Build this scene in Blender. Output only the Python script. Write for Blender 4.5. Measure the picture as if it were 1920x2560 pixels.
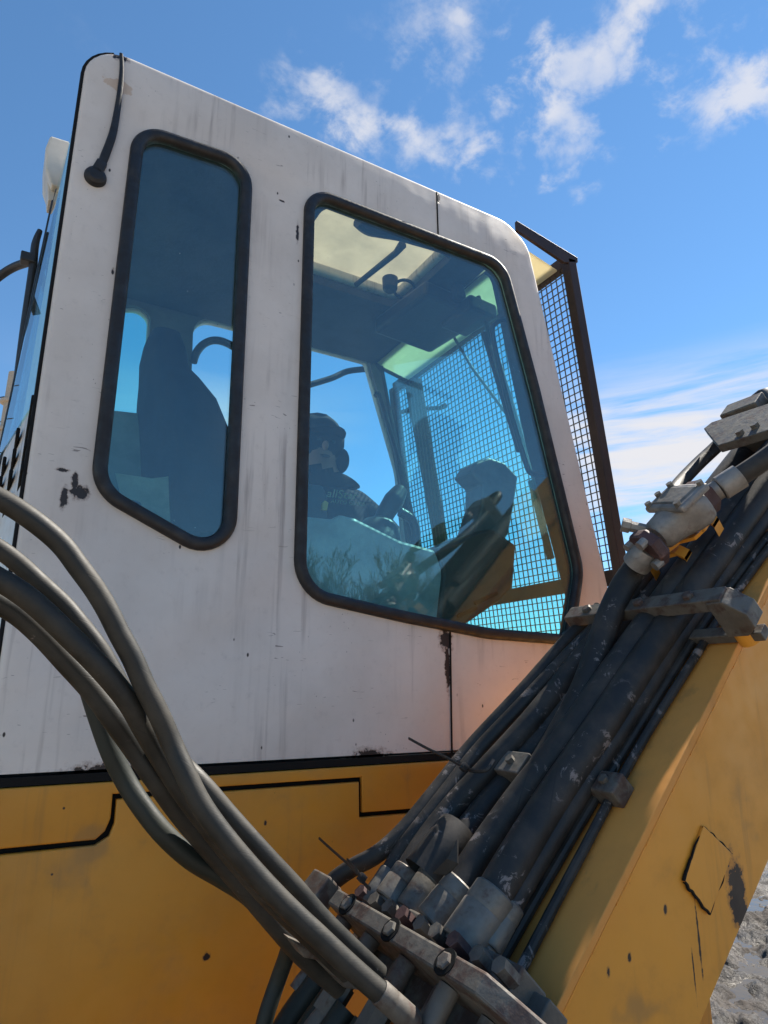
import bpy, bmesh, math, random
import numpy as np
from mathutils import Vector, Matrix
random.seed(7); rng = np.random.default_rng(11)
R = math.radians
V = Vector
scene = bpy.context.scene
for o in list(bpy.data.objects): bpy.data.objects.remove(o)
col = scene.collection

# ------------------------------------------------------------------ camera, sky, sun, exposure
CAMZ = 2.1; CAMD = 1.5                 # metres above the mud, metres from the cab's side wall
PITCH = math.atan(443 / 1673.)
cam_d = bpy.data.cameras.new('camera'); cam = bpy.data.objects.new('camera', cam_d); col.objects.link(cam)
cam_d.sensor_fit = 'HORIZONTAL'; cam_d.sensor_width = 36; cam_d.lens = 36 * 1673 / 1920.
cam_d.clip_start = .05; cam_d.clip_end = 3000
cam.location = (0, -CAMD, CAMZ); cam.rotation_euler = (R(90) + PITCH, 0, R(-30))
scene.camera = cam
SUN_AZ, SUN_EL = R(5.5), R(51.3)          # azimuth from +X towards +Y
SUN = V((math.cos(SUN_EL) * math.cos(SUN_AZ), math.cos(SUN_EL) * math.sin(SUN_AZ), math.sin(SUN_EL)))
world = bpy.data.worlds.new('World'); scene.world = world; world.use_nodes = True
wt = world.node_tree; wt.nodes.clear()
sun_d = bpy.data.lights.new('sun', 'SUN'); sun_d.energy = 5.0; sun_d.angle = R(.53); sun_d.color = (1, .93, .82)
sun_o = bpy.data.objects.new('sun', sun_d); col.objects.link(sun_o)
sun_o.rotation_euler = SUN.to_track_quat('Z', 'Y').to_euler(); sun_o.location = (20, 6, 20)
scene.view_settings.view_transform = 'Standard'; scene.view_settings.look = 'None'
scene.view_settings.gamma = 1; scene.view_settings.exposure = 1.24; scene.view_settings.use_curve_mapping = False
SKY_STRENGTH = .063
scene.render.engine = 'CYCLES'; scene.cycles.max_bounces = 7; scene.cycles.diffuse_bounces = 4; scene.cycles.glossy_bounces = 3; scene.cycles.transmission_bounces = 4; scene.cycles.transparent_max_bounces = 12

# ------------------------------------------------------------------ node helpers
class NT:
    def __init__(s, tree): s.t = tree
    def n(s, typ, ins=None, **props):
        nd = s.t.nodes.new(typ)
        for k, v in props.items(): setattr(nd, k, v)
        for k, v in (ins or {}).items():
            if hasattr(v, 'is_output'): s.t.links.new(v, nd.inputs[k])
            else: nd.inputs[k].default_value = v
        return nd
    def math(s, op, a, b=0.0, c=0.0, clamp=False):
        return s.n('ShaderNodeMath', {0: a, 1: b, 2: c}, operation=op, use_clamp=clamp).outputs[0]
    def vmath(s, op, a, b=(0, 0, 0)):
        nd = s.n('ShaderNodeVectorMath', {0: a, 1: b}, operation=op)
        return nd.outputs['Value'] if op in ('LENGTH', 'DISTANCE', 'DOT_PRODUCT') else nd.outputs[0]
    def noise(s, vec, scale, detail=4, rough=.55, dist=0.0):
        return s.n('ShaderNodeTexNoise', {'Vector': vec, 'Scale': scale, 'Detail': detail, 'Roughness': rough, 'Distortion': dist}).outputs[0]
    def mapr(s, v, a, b, c=0.0, d=1.0, smooth=True):
        return s.n('ShaderNodeMapRange', {0: v, 1: a, 2: b, 3: c, 4: d}, interpolation_type='SMOOTHSTEP' if smooth else 'LINEAR').outputs[0]
    def mix(s, f, a, b, typ='MIX'):
        nd = s.n('ShaderNodeMix', data_type='RGBA', blend_type=typ)
        for i, v in ((0, f), (6, a), (7, b)):
            if hasattr(v, 'is_output'): s.t.links.new(v, nd.inputs[i])
            else: nd.inputs[i].default_value = v if i == 0 else (tuple(v) + (1,))[:4]
        return nd.outputs[2]
    def scalev(s, vec, sc): return s.vmath('MULTIPLY', vec, sc)

def mat_new(name):
    m = bpy.data.materials.new(name); m.use_nodes = True
    t = NT(m.node_tree); m.node_tree.nodes.clear()
    out = t.n('ShaderNodeOutputMaterial')
    return m, t, out

def principled(t, out, base, rough=.5, metal=0.0, bump=None, bump_d=.002, spec=.5, coat=0.0):
    b = t.n('ShaderNodeBsdfPrincipled')
    for k, v in (('Base Color', base), ('Roughness', rough), ('Metallic', metal), ('Specular IOR Level', spec), ('Coat Weight', coat)):
        if hasattr(v, 'is_output'): t.t.links.new(v, b.inputs[k])
        else: b.inputs[k].default_value = (tuple(v) + (1,))[:4] if k == 'Base Color' else v
    if bump is not None:
        bn = t.n('ShaderNodeBump', {'Height': bump, 'Strength': 1.0, 'Distance': bump_d})
        t.t.links.new(bn.outputs[0], b.inputs['Normal'])
    t.t.links.new(b.outputs[0], out.inputs[0])
    return b

# ------------------------------------------------------------------ survey: sight lines of the photograph's lens
F, CX, CY = 1673., 960., 1280.
_fh = np.array([.5, math.sqrt(.75), 0]); _rt = np.array([math.sqrt(.75), -.5, 0]); _z = np.array([0, 0, 1.])
_fw = _fh * math.cos(PITCH) + _z * math.sin(PITCH); _up = _z * math.cos(PITCH) - _fh * math.sin(PITCH)
CAM = np.array([0, -CAMD, CAMZ])
def sight(px, py): return (px - CX) * _rt + (CY - py) * _up + F * _fw

# ------------------------------------------------------------------ the sky: Nishita with wind-torn cloud
def build_sky():
    t = NT(wt)
    sky = t.n('ShaderNodeTexSky', sky_type='NISHITA', sun_disc=False)
    sky.sun_elevation = SUN_EL; sky.sun_rotation = R(90) - SUN_AZ
    sky.altitude = 300; sky.air_density = 1.0; sky.dust_density = 0.0; sky.ozone_density = 3.0
    g = t.n('ShaderNodeTexCoord').outputs['Generated']
    sep = t.n('ShaderNodeSeparateXYZ', {0: g})
    zz = t.math('ADD', t.math('MAXIMUM', sep.outputs[2], 0.0), .22)
    p = t.n('ShaderNodeCombineXYZ', {0: t.math('DIVIDE', sep.outputs[0], zz), 1: t.math('DIVIDE', sep.outputs[1], zz), 2: .37}).outputs[0]
    # torn fair-weather patches: loose groups placed where the photograph's wind has blown them, thin ones all round
    torn = t.noise(t.vmath('ADD', p, (3.1, .7, 0)), 12.0, 12, .62, .2)
    wob = t.vmath('MULTIPLY', t.vmath('SUBTRACT', t.n('ShaderNodeTexNoise', {'Vector': g, 'Scale': 9.0, 'Detail': 6.0}).outputs[1], (.5, .5, .5)), (.26, .26, .26))
    gw = t.vmath('ADD', g, wob)
    cover = t.math('MULTIPLY', t.mapr(t.noise(t.vmath('ADD', p, CLOUD_OFF), .9, 2, .5), .68, .80), .5)
    for (x, y, rad, amt) in CLOUDS:
        d = sight(x, y); d = d / np.linalg.norm(d)
        cover = t.math('MAXIMUM', cover, t.math('MULTIPLY', t.mapr(t.vmath('DISTANCE', gw, tuple(d)), rad * .92, rad * .05), amt))
    patch = t.math('MULTIPLY', t.mapr(t.math('ADD', torn, t.math('MULTIPLY', cover, .26)), .55, .80), cover, clamp=True)
    # long cirrus low down
    q = t.n('ShaderNodeMapping', {'Vector': g, 'Scale': (1.3, 1.3, 15.0), 'Rotation': (R(9), R(6), 0), 'Location': (.2, .4, .1)}).outputs[0]
    cir = t.mapr(t.noise(q, 2.1, 8, .6, .3), .30, .58)
    dc = sight(1760, 1060); dc = dc / np.linalg.norm(dc)
    low = t.math('MULTIPLY', t.mapr(sep.outputs[2], .46, .34), t.math('MAXIMUM', t.mapr(t.noise(g, 1.3, 2), .62, .74), t.mapr(t.vmath('DISTANCE', gw, tuple(dc)), .30, .10)))
    cirrus = t.math('MULTIPLY', cir, low)
    cl = t.math('MAXIMUM', t.math('MULTIPLY', patch, .86), cirrus)
    tint = t.mix(1.0, sky.outputs[0], SKY_TINT, 'MULTIPLY')
    c = t.mix(cl, tint, CLOUD_COL)
    bg = t.n('ShaderNodeBackground', {'Color': c, 'Strength': SKY_STRENGTH})
    t.t.links.new(bg.outputs[0], t.n('ShaderNodeOutputWorld').inputs[0])
CLOUD_OFF = (.35, .15, 0.0)
CLOUDS = [(760, 300, .10, .55), (900, 310, .13, .95), (1040, 340, .10, .9), (1170, 385, .07, .8), (1130, 90, .14, .6), (1190, 40, .05, .8), (1310, 200, .12, .9), (1430, 215, .12, 1.0), (1540, 150, .09, .9), (1640, 50, .12, 1.0), (1690, 215, .10, .85), (1880, 215, .13, .95), (1910, 100, .10, .9), (1380, 395, .06, .9), (1260, 470, .07, .5), (1440, 510, .05, .5), (700, 230, .06, .4), (1010, 200, .12, .4)]
SKY_TINT = (.83, 1.13, 1.23)
CLOUD_COL = (5.6, 5.6, 5.9)
build_sky()

# ------------------------------------------------------------------ geometry helpers
def on_plane(px, py, P, N):
    r = sight(px, py); N = np.array(N, float); t = ((np.array(P, float) - CAM) @ N) / (r @ N)
    return V(CAM + t * r)
def at(px, py, Y): return on_plane(px, py, (0, Y, 0), (0, 1, 0))      # surveyed point on the upright plane y = Y
def at_z(px, py, Z): return on_plane(px, py, (0, 0, Z), (0, 0, 1))
def depth(p): return float((np.array(p) - CAM) @ _fw)
BD = V((math.cos(R(44.2)), 0, math.sin(R(44.2)))); BN = V((-BD.z, 0, BD.x)); BN0 = -.8145; YV = V((0, 1, 0))
def B(s, y, h): return BD * s + BN * (BN0 + h) + V((0, y, CAMZ))         # boom frame: along, across, above its top plate
def bx(px, py, h): p = BN * (BN0 + h) + V((0, 0, CAMZ)); return on_plane(px, py, p, BN)
def to_b(p): q = V(p) - V((0, 0, CAMZ)); return V((q.dot(BD), q.y, q.dot(BN) - BN0))

class MB:
    def __init__(s): s.v = []; s.f = []; s.uv = []; s.smooth = []
    def add(s, verts, faces, uvs=None, smooth=False):
        b = len(s.v); s.v += [tuple(v) for v in verts]
        for i, f in enumerate(faces):
            s.f.append(tuple(b + k for k in f)); s.smooth.append(smooth)
            s.uv.append(uvs[i] if uvs else [(0, 0)] * len(f))
        return s
    def box(s, c, ax, hx, hy, hz, bev=0.0):
        X, Y, Z = [V(a).normalized() for a in ax]; c = V(c)
        if bev <= 0:
            vs = [c + X * (i * hx) + Y * (j * hy) + Z * (k * hz) for i in (-1, 1) for j in (-1, 1) for k in (-1, 1)]
            return s.add(vs, [(0, 1, 3, 2), (4, 6, 7, 5), (0, 4, 5, 1), (2, 3, 7, 6), (0, 2, 6, 4), (1, 5, 7, 3)])
        bm = bmesh.new(); bmesh.ops.create_cube(bm, size=2)
        for v in bm.verts: v.co = V((v.co.x * hx, v.co.y * hy, v.co.z * hz))
        bmesh.ops.bevel(bm, geom=bm.edges[:], offset=bev, segments=2, profile=.5, affect='EDGES')
        bm.verts.ensure_lookup_table()
        vs = [c + X * v.co.x + Y * v.co.y + Z * v.co.z for v in bm.verts]
        fs = [[v.index for v in f.verts] for f in bm.faces]; bm.free()
        return s.add(vs, fs)
    def prism(s, pts, vec, bev=0.0):
        pts = [V(p) for p in pts]; vec = V(vec); n = len(pts)
        vs = pts + [p + vec for p in pts]
        fs = [tuple(range(n))[::-1], tuple(range(n, 2 * n))] + [(i, (i + 1) % n, n + (i + 1) % n, n + i) for i in range(n)]
        if bev <= 0: return s.add(vs, fs)
        bm = bmesh.new(); bv = [bm.verts.new(v) for v in vs]
        for f in fs: bm.faces.new([bv[k] for k in f])
        bmesh.ops.recalc_face_normals(bm, faces=bm.faces[:])
        bmesh.ops.bevel(bm, geom=bm.edges[:], offset=bev, segments=2, profile=.5, affect='EDGES')
        bm.verts.index_update()
        s.add([v.co.copy() for v in bm.verts], [[v.index for v in f.verts] for f in bm.faces]); bm.free(); return s
    def tube(s, pts, r, seg=14, smooth_path=True, sub=6, cap=True, flat=1.0, side=None):
        pts = [V(p) for p in pts]; n = len(pts)
        rad = list(r) if hasattr(r, '__len__') else [r] * n
        if smooth_path and n > 2:
            P, Q = [], []
            for i in range(n - 1):
                a, b, c, d = pts[max(i - 1, 0)], pts[i], pts[i + 1], pts[min(i + 2, n - 1)]
                for k in range(sub):
                    t = k / sub
                    P.append(.5 * ((2 * b) + (c - a) * t + (2 * a - 5 * b + 4 * c - d) * t * t + (3 * b - a - 3 * c + d) * t ** 3))
                    Q.append(rad[i] * (1 - t) + rad[i + 1] * t)
            P.append(pts[-1]); Q.append(rad[-1]); pts, rad = P, Q
        n = len(pts); vs = []; L = [0.0]
        T = [(pts[min(i + 1, n - 1)] - pts[max(i - 1, 0)]).normalized() for i in range(n)]
        ref = V(side) if side is not None else (V((0, 0, 1)) if abs(T[0].z) < .9 else V((1, 0, 0)))
        u = (ref - T[0] * ref.dot(T[0])).normalized()
        for i in range(n):
            if i: L.append(L[-1] + (pts[i] - pts[i - 1]).length)
            u = (u - T[i] * u.dot(T[i])).normalized(); w = T[i].cross(u)
            for k in range(seg):
                a = 2 * math.pi * k / seg
                vs.append(pts[i] + u * (math.cos(a) * rad[i]) + w * (math.sin(a) * rad[i] * flat))
        fs, uv = [], []
        for i in range(n - 1):
            for k in range(seg):
                k2 = (k + 1) % seg
                fs.append((i * seg + k, i * seg + k2, (i + 1) * seg + k2, (i + 1) * seg + k))
                uv.append([(L[i], k / seg), (L[i], (k + 1) / seg), (L[i + 1], (k + 1) / seg), (L[i + 1], k / seg)])
        s.add(vs, fs, uv, True)
        if cap:
            b = len(s.v) - len(vs)
            for ring in (list(range(seg))[::-1], [(n - 1) * seg + k for k in range(seg)]):
                s.f.append(tuple(b + k for k in ring)); s.uv.append([(0, 0)] * seg); s.smooth.append(False)
        return s
    def lathe(s, a, b, prof, seg=18, phase=0.0, smooth=True):
        """prof: (fraction from a to b, radius) pairs; seg = 6 makes a hexagon"""
        a, b = V(a), V(b); ax = (b - a).normalized(); L = (b - a).length
        u = ax.orthogonal().normalized(); w = ax.cross(u); vs, fs = [], []
        for t, r in prof:
            for k in range(seg):
                an = 2 * math.pi * k / seg + phase
                vs.append(a + ax * (L * t) + (u * math.cos(an) + w * math.sin(an)) * r)
        m = len(prof)
        for i in range(m - 1):
            for k in range(seg):
                k2 = (k + 1) % seg; fs.append((i * seg + k, i * seg + k2, (i + 1) * seg + k2, (i + 1) * seg + k))
        s.add(vs, fs, None, smooth and seg > 8)
        s.add(vs[:seg], [tuple(range(seg))[::-1]]); s.add(vs[-seg:], [tuple(range(seg))])
        return s
    def build(s, name, mat, parent=None, sharp=30):
        me = bpy.data.meshes.new(name); me.from_pydata(s.v, [], s.f)
        me.polygons.foreach_set('use_smooth', s.smooth)
        uv = me.uv_layers.new(name='UVMap'); flat = [c for f in s.uv for p in f for c in p]
        uv.data.foreach_set('uv', flat)
        me.materials.append(mat); me.update()
        if any(s.smooth): me.set_sharp_from_angle(angle=R(sharp))
        o = bpy.data.objects.new(name, me); col.objects.link(o)
        if parent: o.parent = parent
        return o

def fillet(pts, rad, n=8):
    """round the corners of a 2D polygon"""
    out = []; m = len(pts); rad = list(rad) if hasattr(rad, '__len__') else [rad] * m
    for i in range(m):
        p, a, b = V(pts[i]), V(pts[i - 1]), V(pts[(i + 1) % m])
        da, db = (a - p), (b - p); la, lb = da.length, db.length; da.normalize(); db.normalize()
        ang = da.angle(db); r = rad[i]
        tl = min(r / math.tan(ang / 2), .48 * la, .48 * lb); r = tl * math.tan(ang / 2)
        if r < 1e-4: out.append(tuple(p)); continue
        c = p + (da + db).normalized() * (r / math.sin(ang / 2))
        s0, s1 = p + da * tl - c, p + db * tl - c
        a0 = math.atan2(s0.y, s0.x); d = math.atan2(s1.y, s1.x) - a0
        while d > math.pi: d -= 2 * math.pi
        while d < -math.pi: d += 2 * math.pi
        out += [(c.x + r * math.cos(a0 + d * k / n), c.y + r * math.sin(a0 + d * k / n)) for k in range(n + 1)]
    return out
def inset(pts, d):
    m = len(pts); A = sum(pts[i][0] * pts[(i + 1) % m][1] - pts[(i + 1) % m][0] * pts[i][1] for i in range(m))
    sg = 1 if A > 0 else -1; out = []
    for i in range(m):
        p, a, b = V(pts[i]), V(pts[i - 1]), V(pts[(i + 1) % m])
        e1 = (p - a).normalized(); e2 = (b - p).normalized()
        n1 = V((-e1.y, e1.x)) * sg; n2 = V((-e2.y, e2.x)) * sg; h = (n1 + n2).normalized()
        out.append(tuple(p + h * (d / max(h.dot(n1), .3))))
    return out
def plate(name, loops, origin, U, W, thick, mat, parent=None, bev=0.0, bres=2):
    """flat sheet with holes: loops in (u, w); thickness grows to U x W; edges rounded by bev"""
    cu = bpy.data.curves.new('tmp', 'CURVE'); cu.dimensions = '2D'; cu.fill_mode = 'BOTH'
    for lp in loops:
        sp = cu.splines.new('POLY'); sp.points.add(len(lp) - 1); sp.use_cyclic_u = True
        for i, p in enumerate(lp): sp.points[i].co = (p[0], p[1], 0, 1)
    cu.extrude = max(thick / 2 - bev, 1e-4); cu.bevel_depth = bev; cu.bevel_resolution = bres; cu.offset = -bev
    ob = bpy.data.objects.new('tmp', cu); col.objects.link(ob)
    me = bpy.data.meshes.new_from_object(ob.evaluated_get(bpy.context.evaluated_depsgraph_get()))
    bpy.data.objects.remove(ob); bpy.data.curves.remove(cu)
    U, W = V(U).normalized(), V(W).normalized(); N = U.cross(W); o0 = V(origin) + N * (thick / 2)
    M = Matrix(((U.x, W.x, N.x, o0.x), (U.y, W.y, N.y, o0.y), (U.z, W.z, N.z, o0.z), (0, 0, 0, 1)))
    me.transform(M); me.name = name; me.materials.clear(); me.materials.append(mat)
    bm = bmesh.new(); bm.from_mesh(me); bmesh.ops.remove_doubles(bm, verts=bm.verts[:], dist=1e-5)
    bmesh.ops.recalc_face_normals(bm, faces=bm.faces[:]); bm.to_mesh(me); bm.free()
    for p in me.polygons: p.use_smooth = bev > 0
    if bev > 0: me.set_sharp_from_angle(angle=R(50))
    o = bpy.data.objects.new(name, me); col.objects.link(o)
    if parent: o.parent = parent
    return o
def wall_xz(p): return (p.x, p.z)
def thing(name, loc, label, cat, group=None):
    o = bpy.data.objects.new(name, None); o.empty_display_size = .2; col.objects.link(o); o.location = loc
    o['label'] = label; o['category'] = cat
    if group: o['group'] = group
    return o
def tag(o, label, cat, group=None):
    o['label'] = label; o['category'] = cat
    if group: o['group'] = group
    return o

# ------------------------------------------------------------------ materials
def spots(t, co, pts, nscale=60):
    """paint knocked off round given points: list of (centre, half-size xyz)"""
    acc = None; wob = t.noise(co, nscale, 5, .65)
    for c, h in pts:
        d = t.vmath('LENGTH', t.vmath('DIVIDE', t.vmath('SUBTRACT', co, c), h))
        m = t.math('ADD', d, t.math('MULTIPLY', t.math('SUBTRACT', wob, .5), 2.6))
        acc = m if acc is None else t.math('MINIMUM', acc, m)
    return t.mapr(acc, 1.0, .86), t.mapr(acc, 1.5, .92)
def m_white_paint():
    m, t, out = mat_new('white_paint'); co = t.n('ShaderNodeTexCoord').outputs['Object']
    base = t.mix(t.mapr(t.noise(co, 3.5, 6, .6), .3, .75), (.655, .598, .545), (.55, .495, .445))
    # run-down streaks and dust below the windows
    st = t.noise(t.scalev(co, (34, 34, 1.6)), 1.0, 4, .6)
    zz = t.n('ShaderNodeSeparateXYZ', {0: co})
    streak = t.math('MULTIPLY', t.mapr(st, .50, .70), t.mapr(t.noise(co, 2.2, 3), .42, .62))
    base = t.mix(t.math('MULTIPLY', streak, .75), base, (.25, .21, .19))
    mott = t.noise(co, 38, 6, .7)
    base = t.mix(t.math('MULTIPLY', t.mapr(mott, .52, .8), .35), base, (.36, .32, .30))
    speck = t.mapr(t.n('ShaderNodeTexVoronoi', {'Vector': t.scalev(co, (1, 1, .55)), 'Scale': 26.0, 'Randomness': 1.0}).outputs['Distance'], .085, .045)
    speck = t.math('MULTIPLY', speck, t.mapr(t.noise(co, 5.3, 2), .49, .53))
    speck2 = t.mapr(t.n('ShaderNodeTexVoronoi', {'Vector': t.scalev(co, (1, 1, .6)), 'Scale': 75.0}).outputs['Distance'], .10, .05)
    speck2 = t.math('MULTIPLY', speck2, t.mapr(t.noise(co, 3.1, 2), .55, .62))
    scr = t.math('MULTIPLY', t.mapr(t.noise(t.scalev(co, (9, 9, 60)), 2.0, 2, .4, 2.0), .715, .73), t.mapr(t.noise(co, 4.1, 2), .5, .6))
    base = t.mix(t.math('MULTIPLY', t.math('MAXIMUM', speck2, scr), .7), base, (.12, .095, .085))
    rusty = spots(t, co, [((.096, 0, CAMZ + 1.46), (.035, .05, .02))], 30)[0]
    base = t.mix(t.math('MULTIPLY', rusty, .5), base, (.40, .24, .12))
    def c3(px, py): return tuple(at(px, py, 0))
    chips, rim = spots(t, co, [(c3(925, 1898), (.05, .05, .022)), (c3(262, 1938), (.075, .05, .02)), (c3(1190, 1884), (.045, .05, .018)),
                          (c3(1115, 1600), (.018, .05, .03)), (c3(1119, 1660), (.008, .05, .06)), (c3(198, 1232), (.018, .05, .014)), (c3(186, 1210), (.006, .05, .024)),
                          (c3(160, 1245), (.007, .05, .02)), (c3(158, 1175), (.012, .05, .004)), (c3(706, 503), (.008, .05, .003)), (c3(744, 580), (.004, .05, .03)), (c3(282, 680), (.003, .05, .008)), (c3(300, 140), (.022, .05, .012)), (c3(1096, 495), (.006, .05, .02))], 70)
    base = t.mix(t.math('MULTIPLY', rim, .55), base, (.20, .13, .10))
    base = t.mix(t.math('MAXIMUM', chips, speck), base, (.028, .021, .02))
    rough = t.mapr(mott, .3, .8, .38, .62)
    bump = t.math('SUBTRACT', t.math('MULTIPLY', t.noise(co, 5.0, 2), 1.0), t.math('MULTIPLY', chips, .25))
    principled(t, out, base, rough, 0, bump, .004, .4)
    return m
def m_yellow(name, col1=(.57, .25, .026), col2=(.49, .212, .025), chips=(), gloss=.36):
    m, t, out = mat_new(name); co = t.n('ShaderNodeTexCoord').outputs['Object']
    base = t.mix(t.mapr(t.noise(co, 2.6, 6, .6), .35, .7), col1, col2)
    base = t.mix(t.math('MULTIPLY', t.mapr(t.noise(co, 7, 8, .72), .48, .78), .36), base, (.27, .15, .05))
    st = t.mapr(t.noise(t.scalev(co, (22, 22, 1.5)), 1.0, 4, .6), .58, .75)
    base = t.mix(t.math('MULTIPLY', st, .42), base, (.22, .12, .04))
    sp = t.mapr(t.n('ShaderNodeTexVoronoi', {'Vector': co, 'Scale': 24.0}).outputs['Distance'], .075, .035)
    sp = t.math('MULTIPLY', sp, t.mapr(t.noise(co, 4.7, 2), .54, .58))
    dull = t.math('MULTIPLY', t.mapr(t.noise(co, 7.0, 3), .62, .72), .5)
    base = t.mix(dull, base, (.30, .17, .06))
    if chips:
        ch, rim = spots(t, co, chips, 45); sp = t.math('MAXIMUM', sp, ch); base = t.mix(t.math('MULTIPLY', rim, .6), base, (.20, .085, .035))
    base = t.mix(sp, base, (.022, .016, .015))
    principled(t, out, base, t.mapr(t.noise(co, 14, 5), .3, .75, gloss, gloss + .25), 0, t.noise(co, 6, 3), .004, .4)
    return m
def m_rubber(name, c=(.018, .019, .022), rough=.5, dust=.25):
    m, t, out = mat_new(name); co = t.n('ShaderNodeTexCoord').outputs['Object']
    b = t.mix(t.math('MULTIPLY', t.mapr(t.noise(co, 22, 6, .65), .45, .75), dust), c, (.16, .145, .13))
    principled(t, out, b, t.mapr(t.noise(co, 40, 4), .3, .7, rough - .12, rough + .15), 0, t.noise(co, 120, 3), .0006, .45)
    return m
def m_hose(name, c, dustc, dust, scuff, spiral):
    m, t, out = mat_new(name); tc = t.n('ShaderNodeTexCoord'); co = tc.outputs['Object']; uv = tc.outputs['UV']
    n1 = t.noise(co, 13, 7, .68)
    b = t.mix(t.math('MULTIPLY', t.mapr(n1, .38, .72), dust), c, dustc)
    s2 = t.mapr(t.noise(t.scalev(co, (30, 30, 30)), 1.0, 8, .72, .6), 1.0 - scuff, 1.0 - scuff + .05)
    s2 = t.math('MULTIPLY', s2, t.mapr(t.noise(co, 9, 2), .44, .58))
    b = t.mix(t.math('MULTIPLY', s2, .75), b, (.24, .20, .185))
    sep = t.n('ShaderNodeSeparateXYZ', {0: uv})
    ph = t.math('ADD', t.math('MULTIPLY', sep.outputs[0], 1 / spiral), sep.outputs[1])
    fr = t.math('ABSOLUTE', t.math('SUBTRACT', t.math('FRACT', ph), .5))
    groove = t.mapr(fr, .0, .012)
    fine = t.math('SINE', t.math('MULTIPLY', ph, 150.0))
    h = t.math('ADD', t.math('MULTIPLY', groove, .06), t.math('ADD', t.math('MULTIPLY', fine, .010), t.math('MULTIPLY', n1, .8)))
    b = t.mix(t.math('MULTIPLY', t.math('SUBTRACT', 1.0, groove), t.mapr(n1, .35, .65, .1, .8)), b, (.012, .012, .011))
    principled(t, out, b, t.mapr(n1, .3, .75, .48, .72), 0, h, .0012, .4)
    return m
def m_metal(name, c, c2, rustc=(.10, .045, .03), rust=.5, rough=.42, metal=.6):
    m, t, out = mat_new(name); co = t.n('ShaderNodeTexCoord').outputs['Object']
    b = t.mix(t.mapr(t.noise(co, 18, 6, .65), .35, .7), c, c2)
    rs = t.mapr(t.noise(co, 21, 9, .68, .2), .98 - rust, 1.12 - rust)
    b = t.mix(rs, b, rustc)
    principled(t, out, b, t.mapr(t.noise(co, 60, 4), .3, .7, rough, rough + .22), t.math('MULTIPLY', t.math('SUBTRACT', 1.0, rs), metal), t.math('ADD', t.noise(co, 90, 3), t.math('MULTIPLY', rs, -.12)), .0007, .5)
    return m
def m_plain(name, c, rough=.55, spec=.4, var=.25, trans=0.0):
    m, t, out = mat_new(name); co = t.n('ShaderNodeTexCoord').outputs['Object']
    b = t.mix(t.mapr(t.noise(co, 9, 6, .65), .3, .75), c, tuple(x * (1 - var) for x in c))
    p = principled(t, out, b, rough, 0, t.noise(co, 70, 3), .0008, spec)
    if trans > 0:
        tr = t.n('ShaderNodeBsdfTranslucent', {'Color': b})
        mx = t.n('ShaderNodeMixShader', {0: trans, 1: p.outputs[0], 2: tr.outputs[0]})
        t.t.links.new(mx.outputs[0], out.inputs[0])
    return m
def m_glass(name, tint, f0=.07, dirt=.05):
    """tinted sheet glass: tint per surface, reflection by viewing angle, a film of dust"""
    m, t, out = mat_new(name); co = t.n('ShaderNodeTexCoord').outputs['Object']
    fac = t.n('ShaderNodeLayerWeight', {'Blend': .5}).outputs['Facing']
    sch = t.math('ADD', f0, t.math('MULTIPLY', t.math('POWER', fac, 4.0), .85), clamp=True)
    tr = t.n('ShaderNodeBsdfTransparent', {'Color': tint + (1,)})
    gl = t.n('ShaderNodeBsdfAnisotropic' if False else 'ShaderNodeBsdfGlossy', {'Color': (.95, .98, 1, 1), 'Roughness': 0.0})
    df = t.n('ShaderNodeBsdfDiffuse', {'Color': (.42, .46, .44, 1)})
    n1 = t.mapr(t.noise(t.scalev(co, (3, 3, 2)), 1.6, 6, .6, .5), .3, .8, .25, 1.0)
    sp = t.mapr(t.n('ShaderNodeTexVoronoi', {'Vector': co, 'Scale': 34.0}).outputs['Distance'], .06, .035)
    sp = t.math('MULTIPLY', sp, t.mapr(t.noise(co, 6, 2), .56, .6))
    d = t.math('ADD', t.math('MULTIPLY', n1, dirt), t.math('MULTIPLY', sp, .5), clamp=True)
    a = t.n('ShaderNodeMixShader', {0: d, 1: tr.outputs[0], 2: df.outputs[0]})
    b = t.n('ShaderNodeMixShader', {0: sch, 1: a.outputs[0], 2: gl.outputs[0]})
    t.t.links.new(b.outputs[0], out.inputs[0])
    return m
M = {}
M['white'] = m_white_paint()
_sp = lambda px, py: tuple(at(px, py, -.7))
M['yellow'] = m_yellow('yellow_paint', chips=[(tuple(at(515, 2391, 0)), (.006, .03, .007)), (tuple(at(130, 2185, 0)), (.003, .03, .003)), (tuple(at(662, 2057, 0)), (.003, .03, .005))])
M['boom_yellow'] = m_yellow('boom_paint', (.67, .285, .034), (.58, .248, .033), chips=[(_sp(1858, 2235), (.022, .05, .05)), (_sp(1874, 2300), (.016, .05, .045)), (_sp(1590, 2400), (.004, .05, .006)), (_sp(1537, 2437), (.004, .05, .006)), (_sp(1680, 2280), (.004, .05, .008)), (_sp(1763, 2345), (.0022, .05, .045)), (_sp(1752, 2440), (.0016, .05, .035)), (_sp(1478, 2352), (.004, .05, .005)), (_sp(1532, 2235), (.003, .05, .006)), (_sp(1596, 2098), (.004, .05, .005)), (_sp(1655, 1978), (.003, .05, .005))])
M['lifted_yellow'] = m_yellow('lifted_boom_paint', (.66, .275, .055), (.56, .24, .055), gloss=.6)  # boom paint copy, colour adjusted to brighten the olive-shaded top plate
M['bounce_yellow'] = m_yellow('bounce_paint', (.74, .31, .025), (.66, .28, .025))  # brighter than the body paint, to throw more orange bounce on the cab
M['seal'] = m_rubber('seal_rubber', (.011, .011, .013), .55, .10)
M['gap'] = m_plain('gap_black', (.008, .008, .008), .8, .2)
M['hose'] = m_hose('boom_hose', (.017, .016, .015), (.075, .062, .052), .6, .43, .5)
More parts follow.
